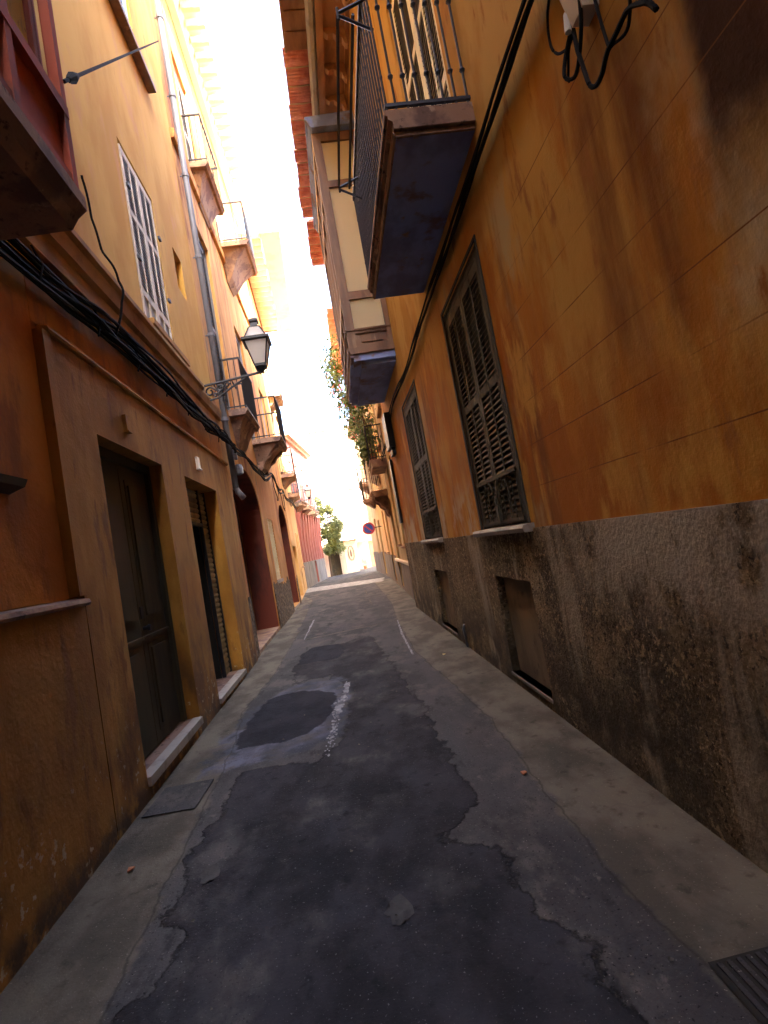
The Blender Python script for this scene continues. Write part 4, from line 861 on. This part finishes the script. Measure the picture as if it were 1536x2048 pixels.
# right wall cables
mb = MB()
for i, (dx, dz, r_) in enumerate(((0, 0, .015), (.03, .025, .011), (.015, -.035, .012), (.04, -.01, .009))):
    strand(mb, [(1.44-dx, -4, 4.2+dz), (1.44-dx, 1, 4.24+dz), (1.45-dx, 2.46, 4.25+dz), (1.46-dx, 3.66, 4.26+dz), (1.45-dx, 5, 4.24+dz), (1.46-dx, 6.3, 4.25+dz), (1.46-dx, 8, 4.20+dz), (1.46-dx, 9.9, 4.28+dz), (1.46-dx, 11.3, 4.1+dz), (1.5-dx, 12.6, 4.0+dz), (1.6-dx, 16, 4.0+dz), (1.7-dx, 20, 3.9+dz)], r_, .010, 6, 70+i)
tag(mb.build('wall_cable', 'cable'), 'black cables stapled along the orange wall under the big balcony', 'cables')
mb = MB()
strand(mb, [(1.45, 2.17, 3.80), (1.42, 2.22, 3.70), (1.40, 2.23, 3.60), (1.42, 2.17, 3.56), (1.42, 2.06, 3.70), (1.42, 2.02, 3.95)], .009, .0, 6, 1)
strand(mb, [(1.44, 2.16, 3.9), (1.42, 2.13, 3.65), (1.40, 2.07, 3.42), (1.40, 2.0, 3.36), (1.40, 1.92, 3.40), (1.42, 1.80, 3.45), (1.42, 1.70, 3.38), (1.43, 1.66, 3.31), (1.42, 1.72, 3.46), (1.43, 1.80, 3.62), (1.45, 1.84, 3.95)], .010, .004, 6, 2)
strand(mb, [(1.44, 1.98, 3.9), (1.43, 1.95, 3.5), (1.42, 1.90, 3.42), (1.42, 1.80, 3.40), (1.44, 1.74, 3.6), (1.45, 1.72, 3.8)], .007, .004, 6, 3)
strand(mb, [(1.45, 2.3, 4.1), (1.44, 2.36, 3.96), (1.44, 2.33, 3.82), (1.44, 2.22, 3.74), (1.44, 2.1, 3.78)], .007, .004, 5, 4)
strand(mb, [(1.44, 2.2, 3.75), (1.43, 2.24, 3.66), (1.43, 2.26, 3.6)], .006, .004, 5, 4)
tag(mb.build('cable_loops', 'cable'), 'loose loops of black cable hanging below the white box on the orange wall', 'cables')
mb = MB(); q = lambda y, z, x: Vector((x, y, z))
mb.hexa([q(2.03, 3.74, 1.498), q(2.13, 3.74, 1.498), q(2.13, 3.74, 1.42), q(2.03, 3.74, 1.42)], [q(1.98, 4.25, 1.498), q(2.20, 4.25, 1.498), q(2.20, 4.25, 1.36), q(1.98, 4.25, 1.36)])
EB = mb.build('electric_box', 'plastic'); tag(EB, 'white electric box at the top of the orange wall, its cables hanging out below', 'electric box')
mb = MB(); mb.tube([(1.42, 2.15, 3.83), (1.41, 2.15, 3.74)], .016, 8); mb.build('cable_gland', 'plastic', EB)
mb = MB(); FR.box(mb, 11.0, 11.6, 3.6, 4.35, .005, .14); FR.box(mb, 11.1, 11.5, 3.45, 3.6, .005, .09); o = mb.build('meter_box', 'iron'); tag(o, 'dark meter box on the far end of the orange wall below the oriel', 'meter box')
mb = MB(); FR.box(mb, 12.1, 12.35, 2.0, 3.5, .005, .06); tag(mb.build('shutter_panel', 'iron'), 'narrow dark panel on the wall edge beneath the meter box', 'panel')
mb = MB(); mb.tube([(1.47, 7.22, 0.0), (1.455, 7.22, .26), (1.47, 7.22, .30), (1.5, 7.22, .31)], .018, 8); tag(mb.build('vent_pipe', 'pipe', None, True), 'short grey pipe standing against the dado between the two blocked openings', 'pipe')

# ------------------------------------------------------------------ drain, manhole, litter
T = thing('drain_grate', (1.15, 1.6, .008), 'slotted drain grate in the pavement at the bottom right', 'drain')
mb = MB()
for k in range(9): x = 1.0+k*.035; mb.hexa([(x, 1.35, .009), (x+.016, 1.35, .009), (x+.016, 1.78, .009), (x, 1.78, .009)], [(x, 1.35, .018), (x+.016, 1.35, .018), (x+.016, 1.78, .018), (x, 1.78, .018)])
mb.build('grate_bar', 'asph', T)
mb = MB(); mb.quad((.98, 1.33, .0085), (1.32, 1.33, .0085), (1.32, 1.80, .0085), (.98, 1.80, .0085)); mb.build('pit', 'dark', T)
mb = MB(); mb.hexa([(-1.70, 3.95, .006), (-1.32, 3.92, .006), (-1.30, 4.38, .006), (-1.68, 4.40, .006)], [(-1.70, 3.95, .012), (-1.32, 3.92, .012), (-1.30, 4.38, .012), (-1.68, 4.40, .012)])
tag(mb.build('manhole_cover', 'asph'), 'square worn manhole cover beside the step of the dark olive door', 'manhole cover')
for (x, y, mt_, lb) in ((1.08, 7.0, 'yellow', 'tiny crumpled gold wrapper on the right pavement'), (-1.52, 3.25, 'terra', 'small orange leaf on the left pavement'), (.88, 3.35, 'terra', 'small reddish scrap on the street to the right of the dark asphalt')):
    mb = MB(); mb.hexa([(x, y, .008), (x+.03, y+.01, .012), (x+.028, y+.045, .008), (x-.004, y+.035, .011)], [(x, y, .013), (x+.03, y+.01, .022), (x+.028, y+.045, .014), (x-.004, y+.035, .02)])
    tag(mb.build('litter', mt_), lb, 'litter')
# ------------------------------------------------------------------ round sign
T = thing('road_sign', (1.66, 24.0, 2.4), 'round no parking sign, red ring on blue, on the right wall near the end', 'road sign')
mb = MB(); c = Vector((1.34, 24.0, 2.4))
def disc(r0_, r1_, y0, y1):
    n = 28; m_ = MB()
    for k in range(n):
        a, b = 2*math.pi*k/n, 2*math.pi*(k+1)/n
        P4 = lambda t, r_, yy: c+Vector((r_*math.cos(t), yy, r_*math.sin(t)))
        m_.hexa([P4(a, r0_, y0), P4(b, r0_, y0), P4(b, r1_, y0), P4(a, r1_, y0)], [P4(a, r0_, y1), P4(b, r0_, y1), P4(b, r1_, y1), P4(a, r1_, y1)])
    return m_
disc(.0001, .215, 0, .02).build('sign_face', 'signblue', T); disc(.205, .29, -.008, .022).build('sign_ring', 'signred', T)
mb = MB(); d = Vector((.7071, 0, -.7071)); e = Vector((.7071, 0, .7071))
mb.hexa([c+d*-.21+e*-.03+Vector((0, -.006, 0)), c+d*.21+e*-.03+Vector((0, -.006, 0)), c+d*.21+e*.03+Vector((0, -.006, 0)), c+d*-.21+e*.03+Vector((0, -.006, 0))], [c+d*-.21+e*-.03, c+d*.21+e*-.03, c+d*.21+e*.03, c+d*-.21+e*.03])
mb.build('sign_bar', 'signred', T)
mb = MB(); mb.tube([(1.34, 24.03, 2.4), (1.95, 24.03, 2.4)], .02, 6); mb.build('sign_arm', 'iron', T)
# ------------------------------------------------------------------ plants
def leaves(mb, pts, n, size, spread, rd):
    for _ in range(n):
        c = rd.choice(pts)+Vector((rd.gauss(0, spread), rd.gauss(0, spread), rd.gauss(0, spread)))
        a = Vector((rd.gauss(0, 1), rd.gauss(0, 1), rd.gauss(0, 1))).normalized(); b = a.orthogonal().normalized(); s = size*rd.uniform(.6, 1.3)
        mb.quad(c-a*s, c+b*s*.45, c+a*s, c-b*s*.45)
rd = random.Random(5)
T = thing('flowering_climber', (1.9, 20.2, 4.4), 'climbing plant with pink flowers hanging down the front of the apricot building', 'plant')
pts = [Vector((1.9-1.0*math.sin(t*1.6)+rd.uniform(-.25, .25), 19.3+rd.uniform(-.5, .9)+(1-t)*1.2, 4.9+4.3*t)) for t in [i/46 for i in range(47)]]
mb = MB(); leaves(mb, pts, 2200, .10, .19, rd); mb.build('foliage', 'leaf', T)
mb = MB(); leaves(mb, [p+Vector((-.15, -.1, 0)) for p in pts[8:]], 150, .07, .20, rd); mb.build('flowers', 'flower', T)['kind'] = 'stuff'
mb = MB(); 
for i in range(4): mb.tube([(1.9-.1*i, 19.8, 4.1), (1.7-.1*i, 19.6, 5.5), (1.3-.05*i, 19.7, 7.2), (1.2, 20, 8.8)], .02, 5)
mb.build('stem', 'stem', T)
T = thing('hanging_plant', (1.45, 16.4, 4.1), 'leafy pot plant spilling over the balcony of the cream building', 'plant')
mb = MB(); pts = [Vector((1.30+rd.uniform(-.18, .2), 16.0+rd.uniform(-.5, .5), 4.35+rd.uniform(0, 1.5))) for i in range(26)]
leaves(mb, pts, 900, .075, .11, rd); mb.build('foliage', 'leaf', T)
mb = MB(); mb.lathe((1.42, 16.3, 4.06), [(.10, 0), (.16, .30), (.17, .36), (.15, .37)], 10); mb.build('pot', 'terra', T)
mb = MB()
for i in range(6): mb.tube([(1.42, 16.3, 4.4), (1.36+rd.uniform(-.1, .1), 16.1+rd.uniform(-.3, .3), 5.0), (1.3, 16+rd.uniform(-.4, .4), 5.6)], .012, 5)
mb.build('stem', 'stem', T)
T = thing('bush', (-.9, 36.2, 0), 'big yellow green bush spilling over the wall beside the pink building', 'bush')
pts = []
for (cx, cy, cz, rx, rz, n_) in ((-.75, 35.7, 2.9, .65, .9, 60), (-.35, 35.5, 2.3, .5, .6, 40), (-1.0, 36.0, 4.2, .35, .8, 30), (-1.1, 36.3, 5.3, .22, .55, 14), (-.1, 35.7, 3.3, .42, .8, 50), (-.45, 36.2, 4.6, .30, .5, 20), (-.15, 35.4, 1.9, .35, .4, 24), (-.85, 35.3, 1.9, .4, .45, 24)):
    for i in range(n_):
        v = Vector((rd.gauss(0, 1), rd.gauss(0, 1), rd.gauss(0, 1))).normalized()*rd.uniform(.5, 1); pts.append(Vector((cx+v.x*rx, cy+v.y*.5, cz+v.z*rz)))
mb = MB(); leaves(mb, pts, 8500, .085, .10, rd); mb.build('foliage', 'leaf_y', T)
mb = MB(); mb.tube([(-1.0, 36.2, 0), (-.95, 36.1, 1.5), (-.8, 35.9, 3), (-1.0, 36.1, 5)], [.08, .07, .05, .02], 6); mb.tube([(-.95, 36.1, 1.5), (-.5, 35.8, 2.6), (-.3, 35.8, 3.2)], .03, 5); mb.build('trunk', 'stem', T)
T = thing('potted_plant', (1.45, 38.5, 0), 'small reddish potted plant on the ground by the yellow house', 'plant')
mb = MB(); mb.lathe((1.45, 38.5, 0), [(.1, 0), (.15, .25), (.14, .27)], 10); mb.build('pot', 'terra', T)
mb = MB(); leaves(mb, [Vector((1.45+rd.uniform(-.2, .2), 38.5, .5+rd.uniform(-.15, .3))) for i in range(8)], 160, .07, .1, rd); mb.build('foliage', 'flower', T)
